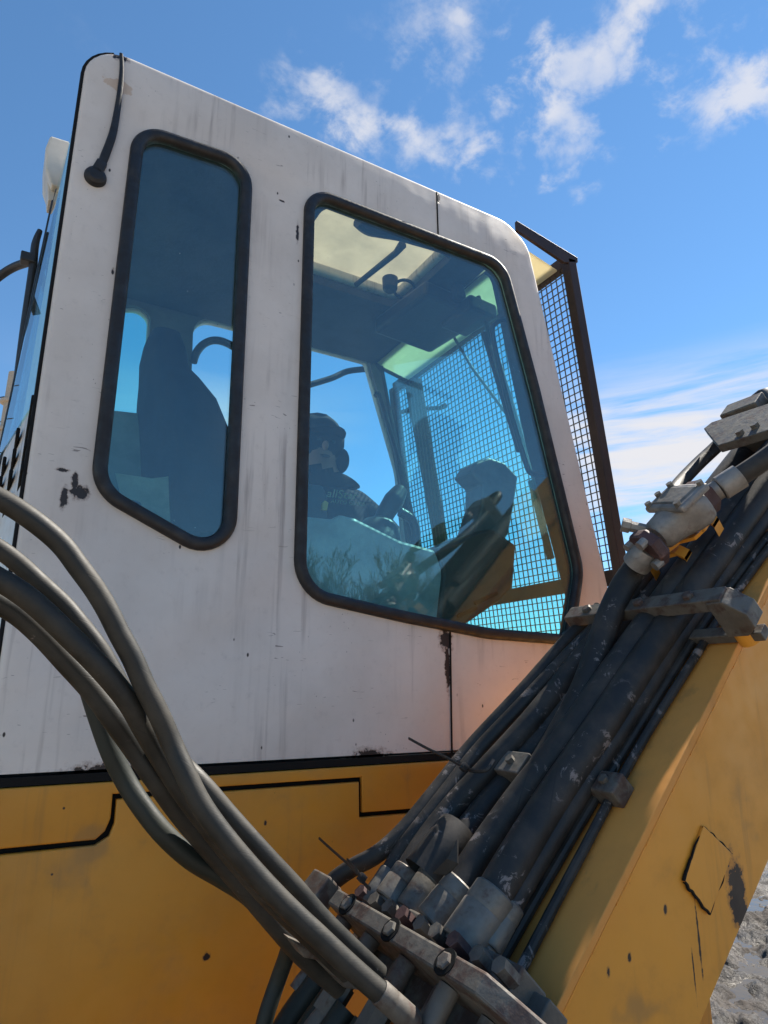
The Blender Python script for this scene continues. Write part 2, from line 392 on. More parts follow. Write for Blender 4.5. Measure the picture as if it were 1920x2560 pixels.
M['loop_hose'] = m_hose('loop_hose', (.014, .014, .012), (.085, .072, .055), .42, .36, .14)
M['green_hose'] = m_hose('old_hose', (.012, .016, .013), (.035, .04, .032), .45, .30, .5)
M['zinc'] = m_metal('zinc_steel', (.18, .165, .145), (.115, .105, .09), (.075, .05, .04), .46, .42, .3)
M['rusty_zinc'] = m_metal('worn_grey_steel', (.125, .112, .095), (.088, .078, .066), (.060, .036, .028), .50, .5, .15)
M['cast'] = m_metal('cast_alloy', (.27, .25, .23), (.17, .155, .14), (.12, .08, .065), .42, .42, .35)
M['flange'] = m_metal('red_oxide', (.075, .036, .034), (.05, .026, .025), (.12, .06, .05), .5, .55, .1)
M['guard'] = m_plain('brown_guard', (.040, .025, .022), .6, .35, .4)
M['wire'] = m_plain('guard_wire', (.13, .115, .085), .6, .35, .3)
M['liner'] = m_plain('dark_liner', (.055, .058, .062), .7, .3, .45)
M['trim'] = m_plain('grey_trim', (.15, .14, .125), .7, .3, .35)
M['console'] = m_plain('console_plastic', (.34, .37, .36), .5, .4, .4)
M['post'] = m_plain('post_plastic', (.13, .14, .15), .5, .4, .4)
M['dash'] = m_plain('dash_plastic', (.050, .048, .044), .5, .4, .4)
M['dark_plastic'] = m_plain('dark_plastic', (.030, .033, .040), .5, .4, .35)
M['seat'] = m_plain('seat_fabric', (.022, .027, .040), .9, .15, .4)
M['hatch'] = m_plain('hatch_plastic', (.78, .60, .47), .6, .3, .18, .75)
M['cream'] = m_plain('cream_plastic', (.80, .74, .55), .5, .4, .1, .6)
M['lamp'] = m_plain('lamp_white', (.62, .58, .50), .4, .4, .3)
M['paper'] = m_plain('old_paper', (.62, .60, .46), .9, .1, .35, .25)
M['card'] = m_plain('grey_card', (.24, .25, .22), .9, .1, .3)
M['glass'] = m_glass('side_glass', (.77, .985, .995), .075, .034)
M['front_glass'] = m_glass('front_glass', (.78, 1.0, .98), .05, .008)
M['rear_glass'] = m_glass('rear_glass', (.72, 1.0, .98), .05, .012)
M['tie'] = m_plain('cable_tie', (.02, .02, .022), .5, .4)
M['bark'] = m_plain('bark', (.15, .12, .095), .9, .1, .4)
M['concrete'] = m_plain('concrete', (.38, .34, .29), .85, .2, .3)
M['cloth'] = m_plain('dark_cloth', (.020, .023, .030), .95, .1, .4)
M['skin'] = m_plain('skin', (.30, .15, .11), .6, .3, .15)
M['print'] = m_plain('pale_print', (.30, .32, .22), .8, .2, .1)
M['ochre'] = m_plain('yellow_knob', (.60, .36, .05), .5, .4, .2)
M['track'] = m_metal('track_steel', (.10, .085, .07), (.06, .05, .045), (.09, .06, .04), .55, .6, .3)

# ------------------------------------------------------------------ ground: churned mud, one sheet to the horizon
def fbm(x, y, octs, seed):
    out = np.zeros_like(x); amp = 1.0; r = np.random.default_rng(seed)
    for o in range(octs):
        g = r.random((64, 64)); u, v = x * 2 ** o + r.random() * 50, y * 2 ** o + r.random() * 50
        i, j = np.floor(u).astype(int), np.floor(v).astype(int); a, b = u - i, v - j
        a, b = a * a * (3 - 2 * a), b * b * (3 - 2 * b)
        G = lambda p, q: g[p % 64, q % 64]
        out += amp * ((G(i, j) * (1 - a) + G(i + 1, j) * a) * (1 - b) + (G(i, j + 1) * (1 - a) + G(i + 1, j + 1) * a) * b - .5); amp *= .55
    return out
def build_ground():
    xs = np.unique(np.concatenate([np.linspace(-900, -30, 24), np.linspace(-30, 2.6, 90), np.linspace(2.6, 4.0, 30), np.arange(4.0, 7.4, .0145), np.linspace(7.4, 9.5, 40), np.linspace(9.5, 45, 110), np.linspace(45, 1200, 28)]))
    ys = np.unique(np.concatenate([np.linspace(-900, -30, 24), np.linspace(-30, -1.2, 80), np.linspace(-1.2, 1.2, 50), np.arange(1.2, 3.5, .0145), np.linspace(3.5, 5.2, 35), np.linspace(5.2, 45, 110), np.linspace(45, 1200, 28)]))
    X, Y = np.meshgrid(xs, ys, indexing='ij')
    near = np.clip(1.4 - np.hypot(X - 4, Y) / 45, 0, 1)
    Z = near * (.10 * fbm(X * .55, Y * .55, 3, 1) + .13 * np.maximum(fbm(X * 2.6, Y * 2.6, 5, 2), -.18) + .075 * fbm(X * 7, Y * 7, 5, 3))
    nx, ny = X.shape
    v = np.stack([X, Y, Z], -1).reshape(-1, 3)
    i, j = np.meshgrid(np.arange(nx - 1), np.arange(ny - 1), indexing='ij'); k = (i * ny + j).ravel()
    f = np.stack([k, k + ny, k + ny + 1, k + 1], -1)
    me = bpy.data.meshes.new('ground'); me.from_pydata(v.tolist(), [], f.tolist()); me.polygons.foreach_set('use_smooth', [True] * len(f))
    m, t, out = mat_new('mud'); co = t.n('ShaderNodeTexCoord').outputs['Object']
    b = t.mix(t.mapr(t.noise(co, 2.2, 7, .65), .3, .7), (.055, .042, .032), (.022, .018, .015))
    dd_ = t.vmath('DISTANCE', co, (6.5, 2.0, 0))
    bounce_mask = t.mapr(t.math('ADD', dd_, t.math('MULTIPLY', t.noise(co, .5, 4), 4.0)), 8.0, 11.0)
    bounce_gravel = t.mix(t.mapr(t.noise(co, 9, 8, .7), .3, .7), (.46, .37, .28), (.30, .235, .175))  # pale ground added out of view to bounce warm sunlight onto the cab
    b = t.mix(bounce_mask, b, bounce_gravel)
    wet = t.mapr(t.noise(co, 4.0, 5, .6), .35, .65, .45, .85)
    principled(t, out, b, t.math('MAXIMUM', wet, t.math('MULTIPLY', bounce_mask, .9)), 0, t.noise(co, 26, 8, .7), .03, .5)
    me.materials.append(m); g = bpy.data.objects.new('ground', me); col.objects.link(g); g['kind'] = 'structure'
    m2, t2, out2 = mat_new('puddle'); co2 = t2.n('ShaderNodeTexCoord').outputs['Object']
    principled(t2, out2, (.035, .03, .025), .03, 0, t2.noise(co2, 5, 3), .004, .6)
    mb = MB(); mb.add([(-14, -16, -.022), (30, -16, -.022), (30, 22, -.022), (-14, 22, -.022)], [(0, 1, 2, 3)])
    w = mb.build('puddle_water', m2); w['kind'] = 'structure'
build_ground()

# ================================================================== THE EXCAVATOR
ex = thing('excavator', (1.2, .3, 0), 'yellow excavator with white cab, hose-lined boom and mesh windscreen guard', 'excavator')
ex_inv = Matrix.Translation((-1.2, -.3, 0))
def adopt():                                   # meshes are drawn in world metres: keep them there under the parent
    for o in bpy.data.objects:
        if o.parent is ex: o.matrix_parent_inverse = ex_inv
ZB = CAMZ - .165                               # joint between cab and body
ZT = CAMZ + 1.566                              # cab roof
WALLT = .035; LW = 1.08                        # left wall
def fx(z): return 1.452 + (CAMZ + 1.545 - z) * .207          # front face of the cab at height z
def gx(z): return 1.640 + (CAMZ + 1.508 - z) * .112          # guard plane

# ---- right-hand side wall with its two windows
outline = [(.018, ZB), (.018, ZT), (1.36, ZT), (1.452, CAMZ + 1.50), (fx(CAMZ + .3), CAMZ + .3), (fx(ZB) - .02, ZB)]
outline = fillet(outline, [.004, .10, .14, .10, .4, .01])
w1 = [(.141, CAMZ + 1.372), (.452, CAMZ + 1.392), (.466, CAMZ + .255), (.140, CAMZ + .405)]
w1o = fillet(w1, [.085, .085, .085, .10], 10)
w2 = [(.605, CAMZ + 1.386), (1.335, CAMZ + 1.392), (1.452, CAMZ + .95), (1.590, CAMZ + .36), (1.520, CAMZ + .128), (1.20, CAMZ + .135), (.92, CAMZ + .168), (.613, CAMZ + .213)]
w2o = fillet(w2, [.085, .10, .6, .16, .06, .8, 1.2, .11], 10)
SEALW = .031
def reversed_loop(l): return list(reversed(l))
side = plate('cab_side_wall', [outline, inset(w1o, .012), inset(w2o, .012)], (0, WALLT, 0), (1, 0, 0), (0, 0, 1), WALLT, M['white'], ex, .012, 3)
for wo in (w1o, w2o):
    wi = inset(wo, SEALW)
    s = plate('window_seal', [wo, wi], (0, .014, 0), (1, 0, 0), (0, 0, 1), .030, M['seal'], side, .0125, 4)
    plate('window_pane', [inset(wo, SEALW - .008)], (0, .010, 0), (1, 0, 0), (0, 0, 1), .005, M['glass'], side)
# inner lining of the same wall
plate('wall_lining', [inset(outline, .03), inset(w1o, .004), inset(w2o, .004)], (0, .055, 0), (1, 0, 0), (0, 0, 1), .018, M['liner'], side)
# welded panel joints
def joint(mb, x0, z0, x1, z1, w=.004): mb.box(((x0 + x1) / 2, -.0008, (z0 + z1) / 2), ((x1 - x0, 0, z1 - z0), (0, 1, 0), (-(z1 - z0), 0, x1 - x0)), math.hypot(x1 - x0, z1 - z0) / 2, .002, w / 2)
mb = MB(); joint(mb, 1.062, CAMZ + 1.555, 1.064, CAMZ + 1.394); mb.build('panel_joint', M['gap'], side)
mb = MB(); joint(mb, 1.072, CAMZ + .15, 1.068, ZB + .004); mb.build('panel_joint', M['gap'], side)
mb = MB(); joint(mb, .03, ZB - .002, fx(ZB) - .04, ZB - .001, .016); mb.build('base_gasket', M['gap'], side)
arc = [(.118 - .1015 * math.cos(k * math.pi / 16), ZT - .10 + .1015 * math.sin(k * math.pi / 16)) for k in range(7)]
mb = MB(); mb.tube([V((.0165, .012, ZB + .02)), V((.0165, .012, ZT - .4))] + [V((x, .012, z)) for x, z in arc], .0055, 8, False); mb.build('edge_trim', M['gap'], side)
# roof cable and its grommet
pts = [(303, 134), (304, 180), (297, 250), (283, 330), (262, 390), (246, 430)]
mb = MB(); mb.tube([at(x, y, -.008) + V((0, .0, 0)) for x, y in pts], [.0045, .0055, .007, .009, .010, .008], 10, flat=.6, side=(1, 0, 0)); mb.build('cable', M['seal'], side)
g = at(238, 445, 0); mb = MB(); mb.lathe(g + V((0, .004, 0)), g + V((0, -.018, 0)), [(0, .025), (.5, .025), (.8, .022), (1, .015)], 24)
mb.box(g + V((.005, -.010, .024)), ((.3, 0, 1), (0, 1, 0), (1, 0, -.3)), .018, .008, .012, .003); mb.build('grommet', M['seal'], side)

# ---- roof with its plastic hatch
def plan(pts): return [(p[0], p[1]) for p in pts]
hx0, hx1, hy0, hy1 = .76, 1.225, .165, .53
ro = fillet([(.03, .038), (1.36, .038), (1.42, .06), (1.42, LW - .05), (1.36, LW - .036), (-.01, LW - .036)], .015)
hole = fillet([(hx0, hy0), (hx1, hy0), (hx1, hy1), (hx0, hy1)], .03)
roof = plate('cab_roof', [inset(ro, .004), hole], (0, 0, ZT - .045), (1, 0, 0), (0, 1, 0), .04, M['white'], ex, .012, 3)
plate('headliner', [inset(ro, .035), inset(hole, -.02)], (0, 0, ZT - .085), (1, 0, 0), (0, 1, 0), .035, M['liner'], roof)
plate('roof_hatch', [inset(hole, -.02)], (0, 0, ZT - .002), (1, 0, 0), (0, 1, 0), .006, M['hatch'], roof)
zh = ZT - .06
mb = MB(); mb.tube([at_z(895, 553, zh), at_z(925, 572, zh), at_z(1000, 592, zh), at_z(1100, 622, zh), at_z(1135, 640, zh)], [.022, .024, .015, .014, .018], 10); mb.build('hatch_bar', M['dark_plastic'], roof)
mb = MB(); mb.tube([at_z(1006, 612, zh), at_z(990, 632, zh), at_z(890, 712, zh - .01)], [.016, .012, .010], 10, False); mb.build('hatch_lever', M['dark_plastic'], roof)
mb = MB(); mb.tube([at_z(1010 + 26 * math.cos(a), 722 + 22 * math.sin(a), zh - .02) for a in [k * math.pi / 7 for k in range(15)]], .006, 8); mb.build('hatch_handle', M['dark_plastic'], roof)
mb = MB(); a = at_z(1045, 745, ZT - .11); mb.box(a + V((.10, .08, -.02)), ((1, .1, 0), (-.1, 1, 0), (0, 0, 1)), .15, .17, .035, .015); mb.box(a + V((.20, -.05, -.045)), ((1, .1, 0), (-.1, 1, 0), (0, 0, 1)), .07, .09, .03, .01); mb.build('ceiling_console', M['dark_plastic'], roof)
a = at_z(962, 690, ZT - .09); mb = MB(); mb.lathe(a + V((.04, .03, .02)), a + V((.04, .03, -.035)), [(0, .03), (.8, .028), (1, .018)], 16); mb.build('dome_lamp', M['dark_plastic'], roof)

# ---- left wall (far side) with a rear pane and the open door window
lw_out = fillet([(-.035, ZB), (-.035, ZT - .01), (1.38, ZT - .01), (1.46, CAMZ + 1.46), (fx(ZB) - .03, ZB)], .03)
def lp(*pts): return [wall_xz(at(x, y, LW - .03)) for x, y in pts]
o1 = fillet([wall_xz(at(255, 775, LW - .03)), wall_xz(at(372, 775, LW - .03)), (.40, CAMZ + .65), (.10, CAMZ + .65)], [.02, .05, .03, .03])
a1 = wall_xz(at(484, 795, LW - .03)); a2 = wall_xz(at(800, 852, LW - .03)); a3 = wall_xz(at(914, 897, LW - .03)); a4 = wall_xz(at(992, 1180, LW - .03))
a1, a2, a3 = [(p[0], min(p[1], ZT - .065)) for p in (a1, a2, a3)]
o2 = fillet([a1, a2, a3, a4, (1.60, CAMZ + .45), (.60, CAMZ + .45)], [.08, .3, .02, .3, .05, .05])
left = plate('cab_left_wall', [lw_out, o1, o2], (0, LW, 0), (1, 0, 0), (0, 0, 1), .03, M['white'], ex, .006)
plate('wall_lining', [inset(lw_out, .02), inset(o1, -.006), inset(o2, -.006)], (0, LW - .034, 0), (1, 0, 0), (0, 0, 1), .02, M['trim'], left)
plate('window_pane', [inset(o1, -.006)], (0, LW - .012, 0), (1, 0, 0), (0, 0, 1), .005, M['rear_glass'], left)
mb = MB(); mb.tube([at(483, 905, .98), at(492, 880, .98), at(510, 860, .98), at(535, 851, .98), at(565, 857, .98), at(600, 880, .98), at(640, 930, 1.0)], .016, 12); mb.build('gooseneck', M['dark_plastic'], left)
mb = MB(); mb.tube([at(700, 985, 1.16), at(775, 962, 1.16), at(830, 945, 1.16), at(870, 928, 1.16), at(922, 922, 1.10)], .015, 12); mb.build('mirror_arm', M['dark_plastic'], left)
mb = MB(); mb.tube([at(938, 990, .98), at(945, 983, .98), at(952, 1000, .98), at(985, 1110, .98), at(1000, 1160, 1.0)], .010, 10); mb.build('grab_handle', M['dark_plastic'], left)

# ---- floor, rear wall, rear furniture
mb = MB(); mb.box((.85, LW / 2 + .02, ZB + .03), ((1, 0, 0), (0, 1, 0), (0, 0, 1)), .84, LW / 2 - .04, .02); mb.build('cab_floor', M['liner'], ex)
rw = MB()
def rear_x(y, z): b = min(y / .5, 1.0); return .022 - b * (.028 + .050 * max(0, min(1, (CAMZ + 1.45 - z) / 1.1)))
ys_ = [.036, .2, .36, .52, .75, LW - .001]; zs_ = [ZB, CAMZ + .40, CAMZ + .60, CAMZ + 1.0, CAMZ + 1.42, ZT - .12]
for j in range(len(zs_) - 1):
    for i in range(len(ys_) - 1):
        if j in (1, 2, 3) and 0 < i < 4 and j > 1: continue
        q = [V((rear_x(y, z), y, z)) for y, z in ((ys_[i], zs_[j]), (ys_[i + 1], zs_[j]), (ys_[i + 1], zs_[j + 1]), (ys_[i], zs_[j + 1]))]
        rw.prism(q, V((.025, 0, 0)))
rear = rw.build('cab_rear_wall', M['white'], ex)
mb = MB(); q = [(.05, CAMZ + .60), (.50, CAMZ + .60), (.50, CAMZ + 1.38), (.05, CAMZ + 1.38)]
mb.prism([V((rear_x(y, z) - .004, y, z)) for y, z in q], V((.005, 0, 0))); mb.build('window_pane', M['rear_glass'], rear)
for (y0, x0s) in ((.46, .004), (.52, .0)):
    mb = MB(); mb.tube([V((rear_x(y0, z) + x0s, y0, z)) for z in (CAMZ + .50, CAMZ + .8, CAMZ + 1.1, CAMZ + 1.36, CAMZ + 1.45)], .008, 10); mb.build('window_seal', M['seal'], rear)
for k in range(4):
    for i in range(3):
        z = CAMZ + .585 - .05 * k - .03 * i; y = .06 + .14 * i
        mb = MB(); mb.box((rear_x(y, z) - .003, y, z), ((1, 0, 0), (0, 1, -.25), (0, .25, 1)), .004, .05, .012, .003); mb.build('vent_slot', M['gap'], rear)
# rear grab rail, stay and work lamp
mb = MB(); mb.tube([at(100, 576, .72), at(88, 612, .72), at(81, 680, .72), at(64, 800, .72), at(45, 950, .72), at(28, 1100, .72), at(14, 1220, .72)], [.008, .012, .013, .013, .013, .013, .013], 12); rail = mb.build('rear_rail', M['dark_plastic'], ex)
mb = MB(); mb.tube([at(-60, 740, .9), at(0, 690, .86), at(35, 668, .82), at(72, 655, .76)], .014, 12); mb.build('rail_stay', M['dark_plastic'], rail)
mb = MB(); mb.box(at(70, 648, .72), ((1, 0, 0), (0, 1, 0), (0, 0, 1)), .022, .02, .016, .004); mb.build('rail_clamp', M['dark_plastic'], rail)
lamp = MB(); lamp.prism([at(x, y, .50) for x, y in ((126, 338), (180, 355), (168, 440), (150, 468), (129, 462), (114, 420), (114, 368))], V((0, .14, 0)), .006); lamp = lamp.build('work_lamp', M['lamp'], ex)
mb = MB(); mb.prism([at(x, y, .53) for x, y in ((116, 420), (120, 500), (141, 503), (150, 460))], V((0, .07, 0)), .004); mb.build('lamp_bracket', M['lamp'], lamp)

# ---- front of the cab: frame, screen, wiper
FN = V((1, 0, .207)).normalized(); FU = V((0, 1, 0)); FW = V((-.207, 0, 1)).normalized()
FP = V((fx(CAMZ + .7), 0, CAMZ + .7))
def on_f(px, py, off=0.0):
    p = on_plane(px, py, FP + FN * off, FN); return p
def fuv(p): d = V(p) - FP; return (d.y, d.dot(FW))
zlo = (ZB - CAMZ - .7) / FW.z; zhi = (1.53 - .7) / FW.z
fro = [(.036, zlo), (LW - .035, zlo), (LW - .035, zhi), (.036, zhi)]
opn = fillet([(.97, (.02 - .7) / FW.z), (.165, (.02 - .7) / FW.z), fuv(on_f(1432, 1500)), fuv(on_f(1330, 1110)), fuv(on_f(1236, 665)), fuv(on_f(948, 880))], [.06, .05, .3, .6, .09, .05])
front = plate('cab_front_frame', [fillet(fro, .02), opn], FP - FN * .035, FU, FW, .035, M['liner'], ex, .006)
plate('windscreen', [inset(opn, -.012)], FP - FN * .016, FU, FW, .005, M['front_glass'], front)
mb = MB(); mb.tube([on_f(1195, 742, .02), on_f(1280, 1010, .02), on_f(1340, 1215, .02)], [.010, .009, .008], 8, False); mb.build('wiper_arm', M['dark_plastic'], front)
mb = MB(); a, b = on_f(1328, 1200, .02), on_f(1377, 1398, .02); mb.box((a + b) / 2, (b - a, FU, FN), (b - a).length / 2, .013, .008, .003); mb.build('wiper_blade', M['dark_plastic'], front)
mb = MB(); mb.tube([on_f(1110, 800, .02), on_f(1180, 920, .02), on_f(1270, 1040, .02), on_f(1310, 1110, .02)], .006, 8, False); mb.build('wiper_rod', M['dark_plastic'], front)
mb = MB(); mb.tube([at(1262, 800, .10), at(1240, 808, .10), at(1232, 840, .10), at(1268, 1000, .10), at(1312, 1150, .10), at(1330, 1184, .10), at(1374, 1190, .10)], .009, 10); mb.build('grab_rail', M['dark_plastic'], front)
mb = MB(); a, b = on_f(1210, 830, -.06), on_f(1300, 1130, -.06); mb.box((a + b) / 2, (b - a, FU, FN), (b - a).length / 2, .009, .010, .003); mb.build('screen_strut', M['dark_plastic'], front)
mb = MB(); mb.box(on_f(1150, 700, -.10) + V((0, .02, -.02)), (FU, FN, FW), .02, .02, .05, .006); mb.build('wiper_motor', M['dark_plastic'], front)

# ---- mesh guard standing off the windscreen
GN = V((1, 0, .112)).normalized(); GW = V((-.112, 0, 1)).normalized(); GP = V((gx(CAMZ + .7), 0, CAMZ + .7))
def G(y, z, off=0.0): return V((gx(z), y, z)) + GN * off
def on_g(px, py, off=0.0): return on_plane(px, py, GP + GN * off, GN)
gz0, gz1 = CAMZ - .02, CAMZ + 1.505
GL = LW + .16
gm = MB()
for y in (.0, GL):
    a, b = G(y, gz0), G(y, gz1); gm.box((a + b) / 2, (b - a, FU, GN), (b - a).length / 2, .018, .020, .003)
for z in (gz0, gz1):
    a, b = G(.018, z), G(GL - .018, z); gm.box((a + b) / 2, (FU, GW, GN), (b - a).length / 2, .022, .018, .003)
guard = gm.build('front_guard', M['guard'], ex)
a, b = G(.018, CAMZ + .36), G(GL - .018, CAMZ + .36); mb = MB(); mb.box((a + b) / 2, (FU, GW, GN), (b - a).length / 2, .026, .012, .003); mb.build('crossbar', M['guard'], guard)
wires = MB(); sp = .0262
for k in range(1, int((GL - .03) / sp)):
    y = .018 + k * sp; a, b = G(y, gz0 + .02), G(y, gz1 - .02); wires.box((a + b) / 2, (b - a, FU, GN), (b - a).length / 2, .0016, .0016)
for k in range(1, int((gz1 - gz0 - .03) / sp)):
    z = gz0 + .02 + k * sp; a, b = G(.016, z, .002), G(GL - .016, z, .002); wires.box((a + b) / 2, (FU, GW, GN), (b - a).length / 2, .0016, .0016)
w = wires.build('guard_mesh', M['wire'], guard); w['kind'] = 'stuff'
# angle brackets that carry the guard from the cab corners, cream visor above
for y in (-.012, LW):
    mb = MB(); mb.prism([V((1.385, y - .006, CAMZ + 1.565)), V((1.385, y - .006, CAMZ + 1.525)), V((gx(gz1) - .04, y - .006, gz1 - .03)), V((gx(gz1) + .03, y - .006, gz1 - .005)), V((gx(gz1) + .03, y - .006, gz1 + .015))], V((0, .012, 0)), .002); mb.build('bracket', M['guard'], guard)
mb = MB(); mb.prism([V((1.41, .03, CAMZ + 1.515)), V((1.41, LW - .03, CAMZ + 1.515)), V((gx(gz1) - .03, LW - .03, CAMZ + 1.47)), V((gx(gz1) - .03, .03, CAMZ + 1.47))], V((0, 0, .006))); mb.build('visor', M['cream'], guard)
mb = MB(); mb.prism([on_g(1010, 955, .03), on_g(1046, 945, .03), on_g(1112, 1350, .03), on_g(1086, 1370, .03)], GN * .02, .003); mb.build('guard_post', M['trim'], guard)
mb = MB(); mb.tube([on_g(1005, 1030, .06), on_g(1040, 1022, .06), on_g(1100, 1020, .06), on_g(1113, 1014, .06)], [.012, .010, .011, .013], 10, False); mb.build('mirror_arm', M['guard'], guard)

# ---- inside the cab
seat_m = MB(); rings = []
for z, x, hw, th in ((1.066, .345, .075, .03), (1.055, .345, .105, .045), (1.00, .35, .135, .055), (.93, .36, .145, .06), (.88, .375, .20, .07), (.80, .405, .26, .085), (.65, .45, .285, .11), (.48, .49, .29, .13), (.40, .50, .285, .13)):
    rings.append([V((x + th * math.copysign(abs(math.cos(a)) ** .6, math.cos(a)), .50 + hw * math.copysign(abs(math.sin(a)) ** .45, math.sin(a)), CAMZ + z)) for a in [2 * math.pi * k / 20 for k in range(20)]])
vs = [p for r in rings for p in r]; nr = len(rings)
seat_m.add(vs, [(i * 20 + k, (i + 1) * 20 + k, (i + 1) * 20 + (k + 1) % 20, i * 20 + (k + 1) % 20) for i in range(nr - 1) for k in range(20)], None, True)
seat_m.add(vs[:20], [tuple(range(20))]); seat_m.add(vs[-20:], [tuple(range(20))[::-1]])
seat = seat_m.build('operator_seat', M['seat'], ex, 60)
mb = MB(); mb.box((.70, .50, CAMZ + .36), ((1, 0, .06), (0, 1, 0), (-.06, 0, 1)), .25, .25, .06, .03); mb.build('seat_cushion', M['seat'], seat)
mb = MB(); mb.box((.62, .50, CAMZ + .07), ((1, 0, 0), (0, 1, 0), (0, 0, 1)), .20, .20, .215, .02); mb.build('seat_base', M['dark_plastic'], seat)
mb = MB(); mb.prism([at(x, y, .16) for x, y in ((700, 1283), (835, 1297), (850, 1285), (890, 1295), (1000, 1350), (1086, 1374), (1120, 1420), (1110, 1590), (700, 1560))], V((0, .20, 0)), .01); con = mb.build('side_console', M['console'], ex)
mb = MB(); mb.prism([at(x, y, .15) for x, y in ((1090, 1372), (1195, 1327), (1232, 1320), (1292, 1362), (1284, 1470), (1255, 1500), (1160, 1565), (1090, 1590), (1108, 1430))], V((0, .19, 0)), .012); dash = mb.build('dash_housing', M['dash'], con)
mb = MB(); mb.box(at(1215, 1495, .145), ((1, 0, .42), (0, 1, 0), (-.42, 0, 1)), .05, .004, .006, .002); mb.build('dash_slot', M['gap'], con)
mb = MB(); mb.box(at(1168, 1530, .145), ((1, 0, .42), (0, 1, 0), (-.42, 0, 1)), .04, .004, .006, .002); mb.build('dash_slot', M['gap'], con)
mb = MB(); mb.prism([at(x, y, .22) for x, y in ((1176, 1180), (1190, 1155), (1225, 1143), (1262, 1156), (1296, 1192), (1286, 1262), (1272, 1335), (1240, 1380), (1170, 1375), (1205, 1262), (1206, 1210))], V((0, .10, 0)), .008); mb.build('monitor', M['post'], con)
mb = MB(); mb.tube([at(940, 1340, .30), at(962, 1288, .30), at(985, 1250, .30), at(1003, 1222, .30)], [.026, .030, .034, .022], 14); mb.build('joystick', M['dark_plastic'], con)
mb = MB(); mb.lathe(at(935, 1375, .30), at(960, 1300, .30), [(0, .085), (.4, .08), (.8, .06), (1, .03)], 20); mb.build('joystick_boot', M['dark_plastic'], con)
mb = MB(); mb.tube([at(1000, 1280, .32), at(1030, 1300, .32), at(1040, 1340, .32), at(1030, 1385, .32)], .016, 10); mb.build('dash_cable', M['dark_plastic'], con)
mb = MB(); mb.prism([at(x, y, .40) for x, y in ((740, 1208), (808, 1212), (820, 1240), (820, 1300), (740, 1300))], V((0, .12, 0)), .008); mb.build('dash_box', M['dark_plastic'], con)
mb = MB(); mb.prism([at(x, y, .385) for x, y in ((806, 1258), (812, 1250), (822, 1256), (818, 1276), (806, 1274))], V((0, .012, 0)), .002); mb.build('knob', M['ochre'], con)
# rear shelf behind the seat
mb = MB(); mb.box((.15, .52, CAMZ + .32), ((1, 0, 0), (0, 1, 0), (0, 0, 1)), .11, .46, .10, .01); mb.build('rear_shelf', M['liner'], ex)

# ---- body below the cab: panels with open gaps over a dark backing
ZD = CAMZ - 1.15
mb = MB(); mb.box((.20, .55, (ZB + ZD) / 2 - .02), ((1, 0, 0), (0, 1, 0), (0, 0, 1)), 1.80, .535, (ZB - ZD) / 2 - .012); body = mb.build('body_frame', M['gap'], ex)
def P0(x, y): return wall_xz(at(x, y, -.004))
xl, xr = -1.6, 1.98
jl = [P0(0, 2131), P0(238, 2107), P0(268, 2085), P0(282, 2052), P0(287, 1992), P0(902, 1949), P0(903, 2038), P0(1050, 2026), P0(1052, 2052)]
jx = [(xl, jl[0][1])] + jl + [(xr, jl[-1][1])]
up_poly = [(xl, ZB - .012), (xr, ZB - .012)] + [(x, z + .005) for x, z in reversed(jx)]
lo_poly = [(x, z - .005) for x, z in jx] + [(xr, ZD), (xl, ZD)]
# keep the gap even on the upright steps
def shift(poly, idx, dx): 
    for i in idx: poly[i] = (poly[i][0] + dx, poly[i][1])
n_ = len(jx)
shift(lo_poly, (3, 4, 5), .004); shift(lo_poly, (6, 7), -.004)
shift(up_poly, [2 + (n_ - 1 - i) for i in (3, 4, 5)], -.004); shift(up_poly, [2 + (n_ - 1 - i) for i in (6, 7)], .004)
plate('body_panel', [up_poly], (0, .012, 0), (1, 0, 0), (0, 0, 1), .016, M['yellow'], ex, .004)
plate('body_panel', [lo_poly], (0, .012, 0), (1, 0, 0), (0, 0, 1), .016, M['yellow'], ex, .004)
mb = MB(); mb.box((1.875, -.182, CAMZ - .232), ((1, 0, 0), (0, 1, 0), (0, 0, 1)), .715, .172, .05, .008); mb.build('bounce_deck', M['bounce_yellow'], ex)  # unseen deck added behind the hoses to bounce orange sunlight onto the cab wall
